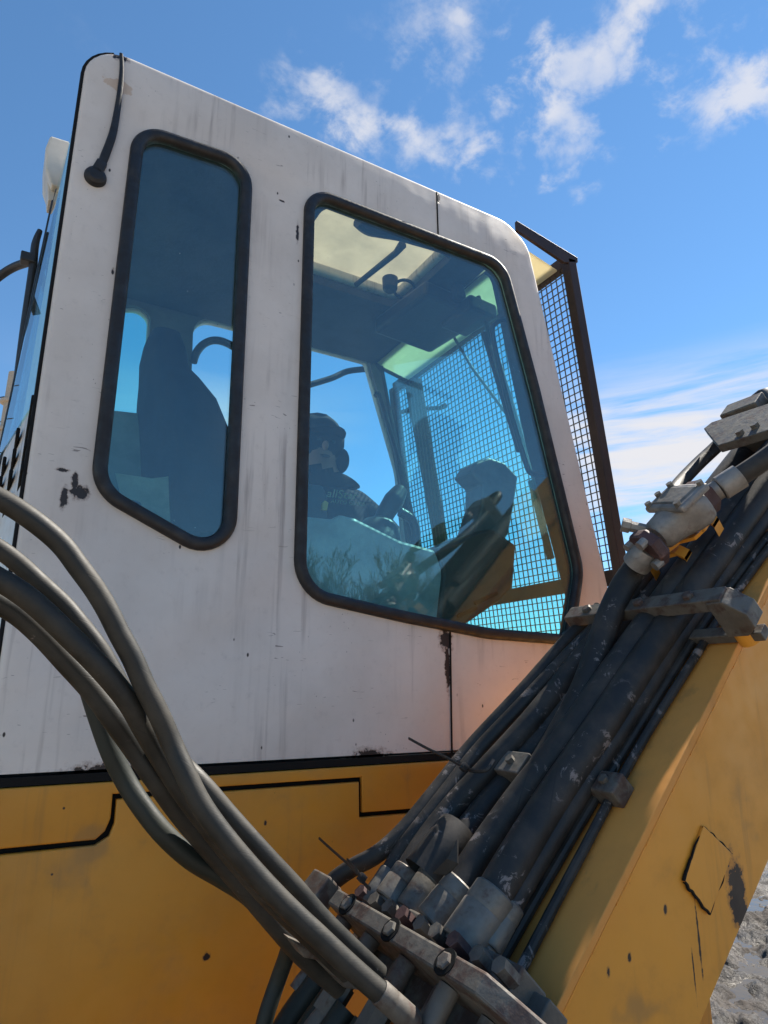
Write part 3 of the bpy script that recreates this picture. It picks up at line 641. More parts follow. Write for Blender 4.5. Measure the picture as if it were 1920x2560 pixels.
# running gear, slew ring, deck (below the frame)
mb = MB(); mb.lathe((.6, -.35, .72), (.6, -.35, ZD - .0), [(0, .62), (1, .62)], 36); mb.build('slew_ring', M['track'], ex)
mb = MB(); mb.box((.6, -.35, .66), ((1, 0, 0), (0, 1, 0), (0, 0, 1)), 1.0, .75, .14, .03); mb.build('undercarriage', M['track'], ex)
mb = MB(); mb.box((1.0, -.36, ZD + .06), ((1, 0, 0), (0, 1, 0), (0, 0, 1)), .95, .345, .06, .01); deck = mb.build('deck', M['yellow'], ex)
for ty in (-1.45, 1.45):
    L = 1.75; zc = .50; rr = .42; prof = []
    tr = MB(); path = [(L * math.cos(a) * 0 + (L - rr) * (1 if math.cos(a) > 0 else -1) + rr * math.cos(a), zc + rr * math.sin(a)) for a in [2 * math.pi * k / 48 + .01 for k in range(48)]]
    tr.prism([V((.6 + x, ty - .22, z)) for x, z in path], V((0, .44, 0))); tk = tr.build('crawler_track', M['track'], ex)
    per = []
    for i in range(48):
        a, b = path[i], path[(i + 1) % 48]; d = math.hypot(b[0] - a[0], b[1] - a[1]); m_ = max(1, int(d / .17))
        for k in range(m_): per.append(((a[0] + (b[0] - a[0]) * k / m_), (a[1] + (b[1] - a[1]) * k / m_)))
    sh = MB()
    for i in range(0, len(per), 3 if len(per) > 60 else 1):
        x, z = per[i]; cxn = max(-(L - rr), min(L - rr, x)); nrm = V((x - cxn, 0, z - zc)).normalized()
        sh.box(V((.6 + x, ty, z)) + nrm * .02, (nrm.cross(FU), FU, nrm), .07, .25, .02)
    sh.build('track_shoe', M['track'], tk)['kind'] = 'stuff'
mb = MB(); mb.box((1.2, 1.34, CAMZ - .565), ((1, 0, 0), (0, 1, 0), (0, 0, 1)), .6, .23, .03, .005); walk = mb.build('catwalk', M['track'], ex)
for x in (.75, 1.65):
    mb = MB(); mb.box((x, 1.22, CAMZ - .637), ((1, 0, 0), (0, 1, 0), (0, 0, 1)), .03, .15, .042); mb.build('catwalk_bracket', M['track'], walk)

# ---- boom
YR, YL = -.70, -.36
bm_ = MB()
sidep = [B(-.75, YR + .012, -.014), B(3.4, YR + .012, -.014), B(3.4, YR + .012, -.50), B(1.2, YR + .012, -.315), B(.35, YR + .012, -.275), B(-.75, YR + .012, -.235)]
bm_.prism(sidep, V((0, .016, 0)))
bm_.prism([p + V((0, YL - YR - .040, 0)) for p in sidep], V((0, .016, 0)))
low = sidep[2:]; off = .03
for a, b in zip(low[:-1], low[1:]): bm_.prism([a + V((0, .016, 0)), b + V((0, .016, 0)), b + V((0, .016, 0)) + BN * .016, a + V((0, .016, 0)) + BN * .016], V((0, YL - YR - .056, 0)))
boom = bm_.build('boom', M['boom_yellow'], ex)
mb = MB(); a, b = B(-.75, (YR + YL) / 2, -.007), B(3.4, (YR + YL) / 2, -.007); mb.box((a + b) / 2, (BD, FU, BN), (b - a).length / 2, (YL - YR) / 2, .007, .002); mb.build('top_plate', M['lifted_yellow'], boom)
wb = MB(); N_ = 150
for k in range(N_):
    s0 = -.7 + 4.05 * k / N_; wv = .0012 * math.sin(k * 1.7) + .0008 * math.sin(k * .61)
    wb.prism([B(s0, YR + .001, -.0145), B(s0, YR + .0125, -.0145), B(s0, YR + .0125, -.028 - wv)], BD * (4.05 / N_))
wb.build('weld_bead', M['boom_yellow'], boom)
# repair patch and its rusty edges
pp = [at(x, y, YR + .012) for x, y in ((1752, 2063), (1824, 2133), (1768, 2283), (1703, 2200))]
mb = MB(); mb.prism(pp, V((0, -.006, 0)), .0015); rp = mb.build('repair_patch', M['boom_yellow'], boom)
for (i, j, w0, w1_) in ((0, 3, .001, .0030), (3, 2, .0030, .0026), (2, 1, .002, .0008), (0, 1, .0006, .002)):
    a, b = pp[i] + V((0, -.004, 0)), pp[j] + V((0, -.004, 0)); pts = [a.lerp(b, k / 9) + V((random.uniform(-.0025, .0025), 0, random.uniform(-.0025, .0025))) for k in range(10)]
    mb = MB(); mb.tube(pts, [w0 + (w1_ - w0) * k / 9 for k in range(10)], 6, True, 3); mb.build('rust_crack', M['gap'], boom)
# steel pipes along the top plate
def bpath(lst): return [bx(x, y, h) for x, y, h in lst]
for lst, r in (([(1190, 2640, .012), (1278, 2470, .012), (1440, 2160, .012), (1590, 1880, .012), (1720, 1670, .012), (1831, 1495, .012), (1960, 1320, .012)], .0085),
               ([(1120, 2640, .014), (1230, 2440, .014), (1390, 2160, .014), (1530, 1925, .014), (1660, 1715, .014), (1790, 1515, .014), (1960, 1290, .014)], .0095)):
    mb = MB(); mb.tube(bpath(lst), r, 10); mb.build('steel_pipe', M['hose'], boom)
c = bx(1527, 1972, .020); mb = MB(); mb.box(c, (BD, FU, BN), .022, .028, .020, .004); mb.lathe(c + BN * .018, c + BN * .028, [(0, .009), (1, .009)], 6); mb.build('pipe_clamp', M['rusty_zinc'], boom)
c = bx(1300, 1930, .050); mb = MB(); mb.box(c, (BD, FU, BN), .025, .035, .03, .003); mb.lathe(c + BN * .028, c + BN * .040, [(0, .009), (1, .009)], 6); mb.build('pipe_clamp', M['zinc'], boom)

# ---- hoses laid up the boom: surveyed centre lines, (x, y, height over plate), picture width
def hose_px(name, pts3, wpx, mat, parent=ex, seg=16):
    P = pts3; r = [wpx / 2 * depth(p) / F for p in P]; rm = sum(r) / len(r)
    mb = MB(); mb.tube(P, rm, seg); return mb.build(name, mat, parent), rm
def ferrule(p, q, r, parent, mat='zinc'):
    mb = MB(); mb.lathe(p, q, [(0, r * .93), (.03, r), (.30, r), (.33, r * .97), (.36, r), (.90, r), (.94, r * .93), (.95, r * .74), (1.0, r * .74)], 20); return mb.build('ferrule', M[mat], parent)
def fitting(p, q, r, parent):
    d = (q - p); mb = MB(); mb.lathe(p, p + d * .45, [(0, r * .8), (1, r * .8)], 16); mb.lathe(p + d * .45, p + d * .75, [(0, r * 1.08), (1, r * 1.08)], 6); mb.lathe(p + d * .75, q, [(0, r * .82), (.5, r * .95), (1, r * .95)], 16)
    return mb.build('fitting', M['rusty_zinc'], parent)
HB = [
 # the big hose from the control valve slips under its neighbours
 ('hydraulic_hose', [(1597, 1408, .150), (1560, 1462, .140), (1528, 1530, .125), (1500, 1610, .105), (1462, 1720, .080), (1400, 1840, .055), (1330, 1960, .045)], 66, None),
 ('hydraulic_hose', [(1017, 2192, .075), (1060, 2118, .075), (1125, 2030, .072), (1213, 1934, .070), (1334, 1800, .068), (1430, 1680, .066), (1500, 1590, .066), (1580, 1490, .066), (1700, 1345, .066)], 62, (1017, 2192, 968, 2262)),
 ('hydraulic_hose', [(1093, 2180, .060), (1150, 2100, .052), (1240, 1985, .042), (1334, 1872, .040), (1430, 1745, .040), (1510, 1640, .040), (1620, 1500, .045), (1740, 1350, .05)], 60, (1093, 2180, 1020, 2290)),
 ('hydraulic_hose', [(1150, 2225, .070), (1200, 2140, .072), (1310, 1985, .075), (1430, 1832, .078), (1551, 1655, .080), (1640, 1530, .080), (1740, 1390, .08), (1860, 1230, .08)], 72, (1150, 2225, 1075, 2320)),
 ('hydraulic_hose', [(1232, 2245, .075), (1286, 2150, .075), (1382, 1995, .070), (1503, 1815, .068), (1614, 1645, .066), (1700, 1520, .066), (1800, 1380, .066), (1930, 1200, .066)], 78, (1232, 2245, 1145, 2375)),
 ('hydraulic_hose', [(1270, 2275, .050), (1334, 2165, .045), (1479, 1930, .040), (1623, 1707, .036), (1710, 1570, .034), (1800, 1445, .034), (1960, 1230, .034)], 50, (1270, 2275, 1215, 2375)),
 ('hydraulic_hose', [(806, 2246, .115), (832, 2205, .115), (880, 2170, .112), (945, 2134, .105), (1010, 2075, .098), (1090, 1978, .092), (1180, 1866, .088), (1310, 1725, .084), (1420, 1600, .080), (1500, 1520, .075)], 40, None),
 ('hydraulic_hose', [(967, 2190, .080), (1000, 2135, .085), (1040, 2080, .090), (1110, 1990, .088), (1195, 1880, .085), (1300, 1768, .082), (1420, 1640, .080), (1500, 1560, .075)], 40, (967, 2190, 915, 2268)),
]
ends = []
for nm, lst, wpx, fe in HB:
    o, r = hose_px(nm, bpath(lst), wpx, M['hose'])
    if fe:
        h = lst[0][2]; p = bx(fe[0], fe[1], h); q = bx(fe[2], fe[3], h)
        ferrule(p + (p - q).normalized() * .01, q, r * 1.17, o); ends.append((q, (q - p).normalized(), r))
    elif nm == 'hydraulic_hose' and lst[0][0] == 806:
        p = bx(800, 2256, .115); ferrule(p, p - BD * .05 - BN * .02, r * 1.2, o)
# torn guard sleeve flaring off one hose
mb = MB(); sl = bpath([(1060, 2190, .085), (1110, 2120, .085), (1145, 2070, .083)]); mb.tube(sl, [.042, .040, .036], 16, True, 4, False); mb.build('torn_sleeve', M['hose'], ex)
mb = MB(); fl = bpath([(1085, 2185, .11), (1120, 2150, .12), (1146, 2100, .13), (1146, 2160, .11), (1120, 2190, .10)]); mb.prism(fl, BN * .003); mb.build('sleeve_flap', M['hose'], ex)
# scraps of hose on the upper stretch past the clamp, all dark
for lst, wpx in (([(1700, 1345, .066), (1790, 1225, .066), (1880, 1110, .066), (1960, 1010, .066)], 62), ([(1655, 1420, .05), (1760, 1290, .05), (1860, 1160, .05), (1960, 1040, .05)], 66), ([(1780, 1330, .075), (1870, 1215, .075), (1980, 1080, .075)], 74)):
    hose_px('hydraulic_hose', bpath(lst), wpx, M['hose'])

# ---- manifold block across the boom foot
HT = .135
c00, c10, c11, c01 = [to_b(bx(x, y, HT)) for x, y in ((812, 2262), (1190, 2477), (1222, 2419), (841, 2226))]
s0, s1 = (c00.x + c10.x) / 2, (c01.x + c11.x) / 2; y1, y0 = (c00.y + c01.y) / 2, (c10.y + c11.y) / 2
def blk(y): return y
mm = MB(); mm.prism([B(s0, y1, .045), B(s0, y1, HT), B(s0, y0, HT), B(s0, y0 - .085, .045), B(s0, y0 - .085, .02), B(s0, y0, .02)], BD * (s1 - s0), .004)
man = mm.build('manifold_block', M['rusty_zinc'], ex)
for f in (.14, .48, .82):
    p = B((s0 + s1) / 2, y1 + (y0 - y1) * f, HT)
    mb = MB(); mb.lathe(p - BN * .002, p + BN * .0015, [(0, .019), (1, .019)], 24); mb.build('bolt_recess', M['gap'], man)
    mb = MB(); mb.lathe(p, p + BN * .006, [(0, .0125), (.8, .0125), (1, .010)], 6); mb.build('bolt', M['zinc'], man)
for k in range(9):
    f = .04 + k * .115; p = B(s1 + .022, y1 + (y0 - y1) * f, HT - .03)
    mb = MB(); mb.lathe(p - BN * .03, p + BN * random.uniform(.0, .012), [(0, .013), (1, .013)], 6, random.random()); mb.build('bolt', M['flange' if k % 3 == 0 else 'rusty_zinc'], man)
mb = MB(); mb.box(B(s1 + .018, (y0 + y1) / 2, .05), (BD, FU, BN), .026, (y1 - y0) / 2 - .01, .03, .004); mb.build('flange_row', M['rusty_zinc'], man)
mb = MB(); mb.box(B((s0 + s1) / 2, (y0 + y1) / 2, .022), (BD, FU, BN), .05, (y1 - y0) / 2 + .02, .022, .003); mb.build('mounting_plate', M['rusty_zinc'], man)
p = bx(795, 2232, HT); mb = MB(); mb.box(p, (BD, FU, BN), .03, .035, .02, .004); mb.build('end_plate', M['rusty_zinc'], man)
for i, f in enumerate((.06, .17, .29, .42, .55, .68, .80, .93)):
    yy = y1 + (y0 - y1) * f; hh = .10 if i % 2 == 0 else .065; r = .020 if i % 2 == 0 else .017
    fitting(B(s0 - .001, yy, hh), B(s0 - .13 - .02 * (i % 3), yy, hh - .01), r, man)
for i, f in enumerate((.1, .24, .36, .5, .64, .78, .9)):
    yy = y1 + (y0 - y1) * f
    mb = MB(); mb.tube([B(s0 - .10, yy, .085), B(s0 - .2, yy, .08), B(s0 - .34, yy + .02 * (i - 3), .06), B(s0 - .55, yy + .03 * (i - 3), .03)], .021, 14); mb.build('hydraulic_hose', M['green_hose'], ex)

# ---- upper clamp bar
HC = .118
k00, k10, k11, k01 = [to_b(bx(x, y, HC)) for x, y in ((1415, 1543), (1795, 1500), (1812, 1465), (1428, 1518))]
sa, sb = (k00.x + k10.x) / 2, (k01.x + k11.x) / 2; ya, yb = max(k00.y, k01.y), min(k10.y, k11.y)
cl = MB(); cl.box(B((sa + sb) / 2, (ya + yb) / 2, HC - .014), (BD, FU, BN), (sb - sa) / 2, (ya - yb) / 2, .014, .002)
clamp = cl.build('hose_clamp', M['rusty_zinc'], ex)
mb = MB(); mb.prism([B(sa - .003, yb + .03, HC - .006), B(sa - .003, yb - .004, HC - .006), B(sa - .003, yb - .034, HC - .040), B(sa - .003, yb - .034, HC - .072), B(sa - .003, yb - .012, HC - .090), B(sa - .003, yb + .03, HC - .090)], BD * (sb - sa + .006), .002); mb.build('clamp_end', M['rusty_zinc'], clamp)
mb = MB(); mb.box(B((sa + sb) / 2, (ya + yb) / 2 - .05, .016), (BD, FU, BN), (sb - sa) / 2 - .006, (ya - yb) / 2 - .02, .010, .002); mb.build('clamp_base', M['rusty_zinc'], clamp)
for f in (.16, .52, .82):
    p = B((sa + sb) / 2, ya + (yb - ya) * f, HC); mb = MB(); mb.lathe(p, p + BN * .009, [(0, .012), (.7, .012), (1, .009)], 6); mb.build('bolt', M['rusty_zinc'], clamp)
for f in (.5, .98):
    mb = MB(); mb.lathe(B((sa + sb) / 2, ya + (yb - ya) * f, .0), B((sa + sb) / 2, ya + (yb - ya) * f, .035), [(0, .022), (1, .022)], 14); mb.build('stud', M['boom_yellow'], clamp)

# ---- control valve on yellow straps
HV = .185
vp = lambda x, y, h=HV: bx(x, y, h)
pA, pB, pC, pD = vp(1612, 1382), vp(1640, 1345), vp(1735, 1262), vp(1772, 1232)
ax_ = (pD - pA).normalized(); sd_ = BN.cross(ax_).normalized()
vm = MB()
def ringsec(c, hw, hh, sq=.6, n=20): return [c + sd_ * (hw * math.copysign(abs(math.cos(a)) ** sq, math.cos(a))) + BN * (hh * math.copysign(abs(math.sin(a)) ** sq, math.sin(a))) for a in [2 * math.pi * k / n for k in range(n)]]
secs = [(0.0, .028, .028, 1), (.10, .036, .036, .9), (.28, .038, .038, .85), (.45, .044, .040, .75), (.62, .056, .042, .6), (.80, .060, .042, .55), (.93, .054, .040, .6), (1.0, .04, .036, .8)]
L_ = (pC - pB); vv = []
for t_, hw, hh, sq in secs: vv += ringsec(pB + L_ * t_ * 1.08, hw, hh, sq)
vm.add(vv, [(i * 20 + k, i * 20 + (k + 1) % 20, (i + 1) * 20 + (k + 1) % 20, (i + 1) * 20 + k) for i in range(len(secs) - 1) for k in range(20)], None, True)
vm.add(vv[:20], [tuple(range(20))[::-1]]); vm.add(vv[-20:], [tuple(range(20))])
valve = vm.build('control_valve', M['cast'], ex, 40)
c = pB + L_ * .78 + BN * .038; mb = MB(); mb.box(c, (ax_, sd_, BN), .044, .062, .009, .007); mb.build('valve_cover', M['cast'], valve)
mb = MB(); mb.box(c + BN * .006, (ax_, sd_, BN), .030, .046, .006, .004); mb.build('cover_recess', M['zinc'], valve)
for (u, w) in ((-.75, -.8), (-.75, .8), (.75, -.8), (.75, .8), (0, .85)):
    q = c + ax_ * (.048 * u) + sd_ * (.060 * w); mb = MB(); mb.lathe(q, q + BN * .018, [(0, .008), (1, .008)], 6); mb.build('bolt', M['zinc'], valve)
fl = MB(); fl.lathe(pA, pA + ax_ * .028, [(0, .044), (.2, .047), (.8, .047), (1, .044)], 8, .3, False); fl.build('flange', M['flange'], valve)
fl = MB(); fl.lathe(pC + L_ * .06, pC + L_ * .06 + ax_ * .026, [(0, .045), (1, .045)], 8, .3, False); fl.build('flange', M['flange'], valve)
for a in (.6, 2.2, 3.9, 5.4):
    dv = sd_ * math.cos(a) * .036 + BN * math.sin(a) * .036
    mb = MB(); mb.lathe(pA + dv - ax_ * .014, pA + dv + ax_ * .005, [(0, .011), (1, .011)], 10); mb.build('bolt', M['cast'], valve)
mb = MB(); mb.lathe(vp(1590, 1412, .165), pA + ax_ * .01, [(0, .031), (.5, .031), (.6, .031), (1, .026)], 18); mb.build('stub', M['cast'], valve)
mb = MB(); mb.lathe(pC + L_ * .1, vp(1800, 1222), [(0, .022), (1, .022)], 16); mb.lathe(vp(1800, 1222), vp(1850, 1190), [(0, .026), (.05, .028), (1, .028)], 18); mb.build('stub', M['cast'], valve)
q = pB + L_ * .15; mb = MB(); mb.lathe(q + BN * .01 + YV * .02, q + BN * .055 + YV * .055 - ax_ * .02, [(0, .013), (.7, .013), (.72, .017), (1, .017)], 8); mb.build('port_plug', M['cast'], valve)
hose_px('hydraulic_hose', [vp(1850, 1190), vp(1910, 1150), vp(1990, 1090)], 52, M['hose'])
def strap(pts, wv, th, name='strap'):
    mb = MB()
    for a, b in zip(pts[:-1], pts[1:]): mb.prism([a, b, b + BN * th, a + BN * th], wv)
    return mb.build(name, M['boom_yellow'], valve)
wv_ = BD * .03
strap([bx(x, y, h) for x, y, h in ((1600, 1440, .10), (1650, 1402, .115), (1692, 1390, .115), (1716, 1402, .105), (1732, 1432, .07))], wv_, .008)
strap([bx(x, y, h) for x, y, h in ((1650, 1400, .125), (1700, 1360, .13), (1740, 1350, .13), (1766, 1325, .14))], wv_ * .8, .008)
strap([bx(x, y, h) for x, y, h in ((1745, 1310, .14), (1768, 1306, .14), (1786, 1320, .13), (1798, 1342, .10))], wv_, .008)
strap([bx(x, y, h) for x, y, h in ((1622, 1420, .11), (1640, 1450, .07), (1658, 1482, .03))], wv_ * .9, .006)

# ---- hose that loops from the valve to the upper clamp plate
hose_px('hydraulic_hose', [vp(1676, 1258, .19), vp(1680, 1238, .19), vp(1698, 1210, .18), vp(1745, 1160, .165), vp(1800, 1108, .155), vp(1850, 1050, .155), vp(1915, 985, .16), vp(1990, 1070, .16)], 34, M['hose'])
uc = [bx(x, y, .20) for x, y in ((1772, 1088), (1808, 1140), (1940, 1100), (1960, 1010))]
uc = [bx(x, y, .20) for x, y in ((1770, 1090), (1790, 1070), (1960, 1018), (1960, 1088), (1808, 1132))]
mb = MB(); mb.prism([bx(1770, 1088, .19), bx(1806, 1132, .19), bx(1990, 1078, .19), bx(1985, 1010, .19), bx(1790, 1072, .19)], BN * .022, .002); up_c = mb.build('hose_clamp', M['rusty_zinc'], ex)
for x, y in ((1850, 1083), (1888, 1066)):
    p = bx(x, y, .215); mb = MB(); mb.lathe(p - BN * .004, p + BN * .008, [(0, .010), (1, .010)], 6); mb.build('bolt', M['zinc'], up_c)
mb = MB(); mb.box(bx(1900, 1085, .10), (BD, FU, BN), .03, .05, .10, .004); mb.build('clamp_post', M['rusty_zinc'], up_c)

# ---- loop hoses swinging down from the left to the manifold
LH = [
 ('hydraulic_hose', [(-60, 1222, -.47), (-10, 1243, -.47), (50, 1278, -.47), (110, 1322, -.47), (157, 1365, -.47), (196, 1417, -.47), (237, 1473, -.47), (269, 1526, -.47), (298, 1584, -.47), (332, 1647, -.47), (361, 1714, -.47), (396, 1783, -.47), (430, 1860, -.47), (462, 1930, -.48), (502, 2010, -.49), (560, 2092, -.50), (640, 2186, -.51), (720, 2270, -.52), (800, 2345, -.53), (880, 2420, -.54), (960, 2490, -.55)], 54, 'loop_hose', (960, 2490, 1040, 2562)),
 ('hydraulic_hose', [(-60, 1415, -.46), (-10, 1445, -.46), (30, 1467, -.46), (80, 1503, -.46), (130, 1548, -.46), (180, 1597, -.46), (235, 1652, -.46), (285, 1708, -.455), (325, 1760, -.45), (360, 1822, -.44), (400, 1890, -.43), (455, 1975, -.43), (520, 2062, -.43), (595, 2155, -.43), (680, 2250, -.43), (780, 2345, -.43), (870, 2430, -.43)], 55, 'loop_hose', None),
 ('hydraulic_hose', [(-60, 1478, -.41), (-10, 1502, -.41), (50, 1538, -.41), (110, 1592, -.41), (170, 1658, -.41), (228, 1722, -.41), (280, 1792, -.41), (332, 1865, -.40), (390, 1948, -.40), (450, 2032, -.39), (520, 2115, -.38), (600, 2205, -.38), (680, 2300, -.38), (760, 2390, -.38), (850, 2470, -.38)], 55, 'loop_hose', None),
 ('hydraulic_hose', [(-60, 1340, -.38), (0, 1374, -.38), (50, 1412, -.38), (105, 1462, -.38), (160, 1513, -.38), (202, 1563, -.38), (245, 1618, -.38), (280, 1675, -.38), (330, 1765, -.38), (390, 1850, -.40), (450, 1905, -.42), (510, 1965, -.44), (570, 2035, -.45), (660, 2135, -.46), (735, 2215, -.46), (800, 2290, -.46), (870, 2360, -.46), (950, 2435, -.46)], 47, 'loop_hose', None),
 ('hydraulic_hose', [(190, 1600, -.34), (215, 1690, -.34), (246, 1790, -.34), (278, 1880, -.34), (310, 1945, -.34), (352, 2012, -.35), (410, 2085, -.36), (480, 2148, -.36), (560, 2196, -.36), (625, 2240, -.36), (690, 2310, -.36), (760, 2385, -.36)], 50, 'green_hose', None),
 ('hydraulic_hose', [(730, 2340, -.33), (718, 2385, -.30), (695, 2450, -.28), (668, 2530, -.28), (650, 2600, -.28)], 42, 'green_hose', None),
]
for nm, lst, wpx, mt, fe in LH:
    o, r = hose_px(nm, [at(p[0], p[1], p[2] - .06) for p in lst], wpx, M[mt], ex, 20)
    if fe: ferrule(at(fe[0] - 12, fe[1] - 11, -.61), at(fe[2], fe[3], -.62), r * 1.12, o, 'rusty_zinc')
# bracket that pinches the loop hoses
mb = MB(); mb.prism([at(x, y, -.48) for x, y in ((722, 2345), (760, 2395), (795, 2402), (860, 2470), (905, 2478), (840, 2400))], V((0, .03, 0)), .003); mb.build('hose_bracket', M['rusty_zinc'], ex)

# ---- cable ties with long tails
for tail, loop in ([[(1022, 1846), (1070, 1872), (1120, 1896), (1160, 1918)], [(1145, 1905), (1175, 1925), (1215, 1925), (1235, 1900)]], [[(798, 2096), (830, 2125), (870, 2160), (905, 2195)], [(868, 2150), (893, 2178), (912, 2210), (925, 2222)]]):
    mb = MB(); mb.tube([bx(x, y, .150) for x, y in tail], .0032, 6, True, 4, True, .5); mb.tube([bx(x, y, .135) for x, y in loop], .0040, 6, True, 4, True, .5)
    mb.box(bx(*tail[-1], .145), (BD, FU, BN), .007, .006, .006, .001); mb.build('cable_tie', M['tie'], ex)
adopt()

# ------------------------------------------------------------------ loose sheets in the back of the cab
mb = MB(); mb.prism([at(x, y, .30) for x, y in ((288, 1182), (300, 1232), (287, 1292), (380, 1304), (470, 1328), (464, 1240), (462, 1186), (380, 1196))], V((0, .003, 0)))
tag(mb.build('paper_sheet', M['paper']), 'creased yellowish paper sheet standing low behind the narrow side window', 'paper')
mb = MB(); mb.prism([at(x, y, .62) for x, y in ((262, 1024), (352, 1034), (372, 1120), (392, 1215), (256, 1262))], V((0, .008, 0)))
tag(mb.build('cardboard_panel', M['card']), 'grey-green card leaning beside the dark seat behind narrow window', 'card')

# ------------------------------------------------------------------ the person beyond the far door
def build_person():
    root = thing('person', (1.295, 1.26, CAMZ - .535), 'person in dark hooded jacket and cap leaning in at the far door', 'person')
    bx0, by0, bz0 = 1.28, 1.22, CAMZ - .46
    J = dict(pelvis=(.06, .0, .90), waist=(.05, -.01, 1.08), chest=(.0, -.03, 1.28), neck0=(-.045, -.05, 1.41), neck1=(-.085, -.09, 1.49), head0=(-.12, -.12, 1.575), head1=(-.13, -.12, 1.67),
             ls=(.16, -.03, 1.38), le=(.31, -.12, 1.18), lwr=(.27, -.28, 1.02), rs=(-.19, -.04, 1.36), re=(-.30, -.14, 1.14), rwr=(-.24, -.28, .98),
             lh=(.15, .0, .86), lk=(.16, -.02, .48), la=(.16, .03, .09), lt=(.17, -.13, .04), rh=(-.03, .0, .86), rk=(-.05, -.02, .48), ra=(-.06, .03, .09), rt=(-.07, -.13, .04))
    rad = dict(pelvis=.155, waist=.15, chest=.175, neck0=.10, neck1=.062, head0=.092, head1=.096, ls=.095, le=.068, lwr=.045, rs=.095, re=.068, rwr=.045, lh=.105, lk=.075, la=.055, lt=.05, rh=.105, rk=.075, ra=.055, rt=.05)
    E_ = [('pelvis', 'waist'), ('waist', 'chest'), ('chest', 'neck0'), ('neck0', 'neck1'), ('neck1', 'head0'), ('head0', 'head1'), ('chest', 'ls'), ('ls', 'le'), ('le', 'lwr'), ('chest', 'rs'), ('rs', 're'), ('re', 'rwr'), ('pelvis', 'lh'), ('lh', 'lk'), ('lk', 'la'), ('la', 'lt'), ('pelvis', 'rh'), ('rh', 'rk'), ('rk', 'ra'), ('ra', 'rt')]
    names = list(J); me = bpy.data.meshes.new('body'); me.from_pydata([J[k] for k in names], [(names.index(a), names.index(b)) for a, b in E_], [])
    o = bpy.data.objects.new('body', me); col.objects.link(o)
    md = o.modifiers.new('skin', 'SKIN'); md.use_smooth_shade = True
    for i, k in enumerate(names): me.skin_vertices[0].data[i].radius = (rad[k], rad[k] * (.72 if k in ('chest', 'waist', 'pelvis') else 1)); me.skin_vertices[0].data[i].use_root = (k == 'pelvis')
    o.modifiers.new('sub', 'SUBSURF').levels = 2; o.modifiers['sub'].render_levels = 2
    dg = bpy.context.evaluated_depsgraph_get(); m2 = bpy.data.meshes.new_from_object(o.evaluated_get(dg)); bpy.data.objects.remove(o)
    m2.materials.clear(); m2.materials.append(M['cloth']); m2.materials.append(M['skin'])
    for p in m2.polygons:
        c = p.center; p.use_smooth = True
        face = c.z > 1.50 and c.y < -.10 and c.z < 1.66
        p.material_index = 1 if face else 0
    o = bpy.data.objects.new('body', m2); col.objects.link(o); o.parent = root
    hx, hy, hz = J['head0'][0], J['head0'][1], 1.60
    def blob(name, c, r, mat, sub=3, noise=.0):
        bm = bmesh.new(); bmesh.ops.create_icosphere(bm, subdivisions=sub, radius=1)
        for v in bm.verts:
            d = 1 + noise * math.sin(v.co.x * 7 + v.co.z * 5) * math.cos(v.co.y * 6)
            v.co = V((c[0] + v.co.x * r[0] * d, c[1] + v.co.y * r[1] * d, c[2] + v.co.z * r[2] * d))
        me = bpy.data.meshes.new(name); bm.to_mesh(me); bm.free(); me.materials.append(mat); me.polygons.foreach_set('use_smooth', [True] * len(me.polygons))
        q = bpy.data.objects.new(name, me); col.objects.link(q); q.parent = root; return q
    blob('cap', (hx, hy + .03, 1.645), (.135, .135, .125), M['cloth'], 3, .03)
    mb = MB(); mb.prism([V((hx + .10 * math.cos(a), hy - .05 + .13 * math.sin(a), 1.635)) for a in [math.pi + math.pi * k / 10 for k in range(11)]], V((0, 0, .012)), .003); mb.build('cap_peak', M['cloth'], root)
    blob('hood', (hx + .03, hy + .09, 1.47), (.15, .10, .085), M['cloth'], 3, .06)
    blob('hood_fold', (hx + .125, hy + .01, 1.56), (.035, .05, .06), M['cloth'])  # bunched hood at the shoulder
    blob('nose', (hx - .01, hy - .105, 1.575), (.014, .022, .022), M['skin'], 2)
    for s in (-1, 1):
        blob('eye', (hx + s * .034, hy - .088, 1.605), (.012, .008, .008), M['dark_plastic'], 2); blob('ear', (hx + s * .095, hy + .01, 1.58), (.012, .025, .034), M['skin'], 2)
    blob('mouth', (hx - .005, hy - .094, 1.53), (.026, .008, .007), M['flange'], 2)
    for s, wr in ((1, J['lwr']), (-1, J['rwr'])):           # gloved hands resting on the sill
        hm = MB(); w = V(wr); hm.box(w + V((0, -.045, -.015)), ((1, 0, 0), (0, 1, -.25), (0, .25, 1)), .040, .048, .016, .012)
        for k, ln in enumerate((.062, .075, .080, .072)):
            x = (-.030 + .020 * k) * s; p0 = w + V((x, -.085, -.025)); hm.tube([p0, p0 + V((0, -ln * .5, -.004)), p0 + V((0, -ln * .85, -.028))], [.0095, .009, .0075], 8, True, 3)
        p0 = w + V((-.036 * s, -.035, -.02)); hm.tube([p0, p0 + V((-.022 * s, -.03, -.006)), p0 + V((-.026 * s, -.06, -.018))], [.011, .010, .008], 8, True, 3)
        hm.build('hand', M['cloth'], root)
    for txt, sz, px, py in (('allStar', .058, 815, 1242), ('AUTO GLASS', .027, 826, 1257)):
        cu = bpy.data.curves.new('t', 'FONT'); cu.body = txt; cu.size = sz; cu.extrude = .001; cu.shear = .25
        ob = bpy.data.objects.new('t', cu); col.objects.link(ob); ob.rotation_euler = (R(82), 0, R(-10)); bpy.context.view_layer.update()
        me = bpy.data.meshes.new_from_object(ob.evaluated_get(bpy.context.evaluated_depsgraph_get())); me.transform(ob.matrix_world.to_3x3().to_4x4())
        p = at(px, py, 1.082); me.transform(Matrix.Translation(p - V(root.location))); bpy.data.objects.remove(ob); me.materials.clear(); me.materials.append(M['print'])
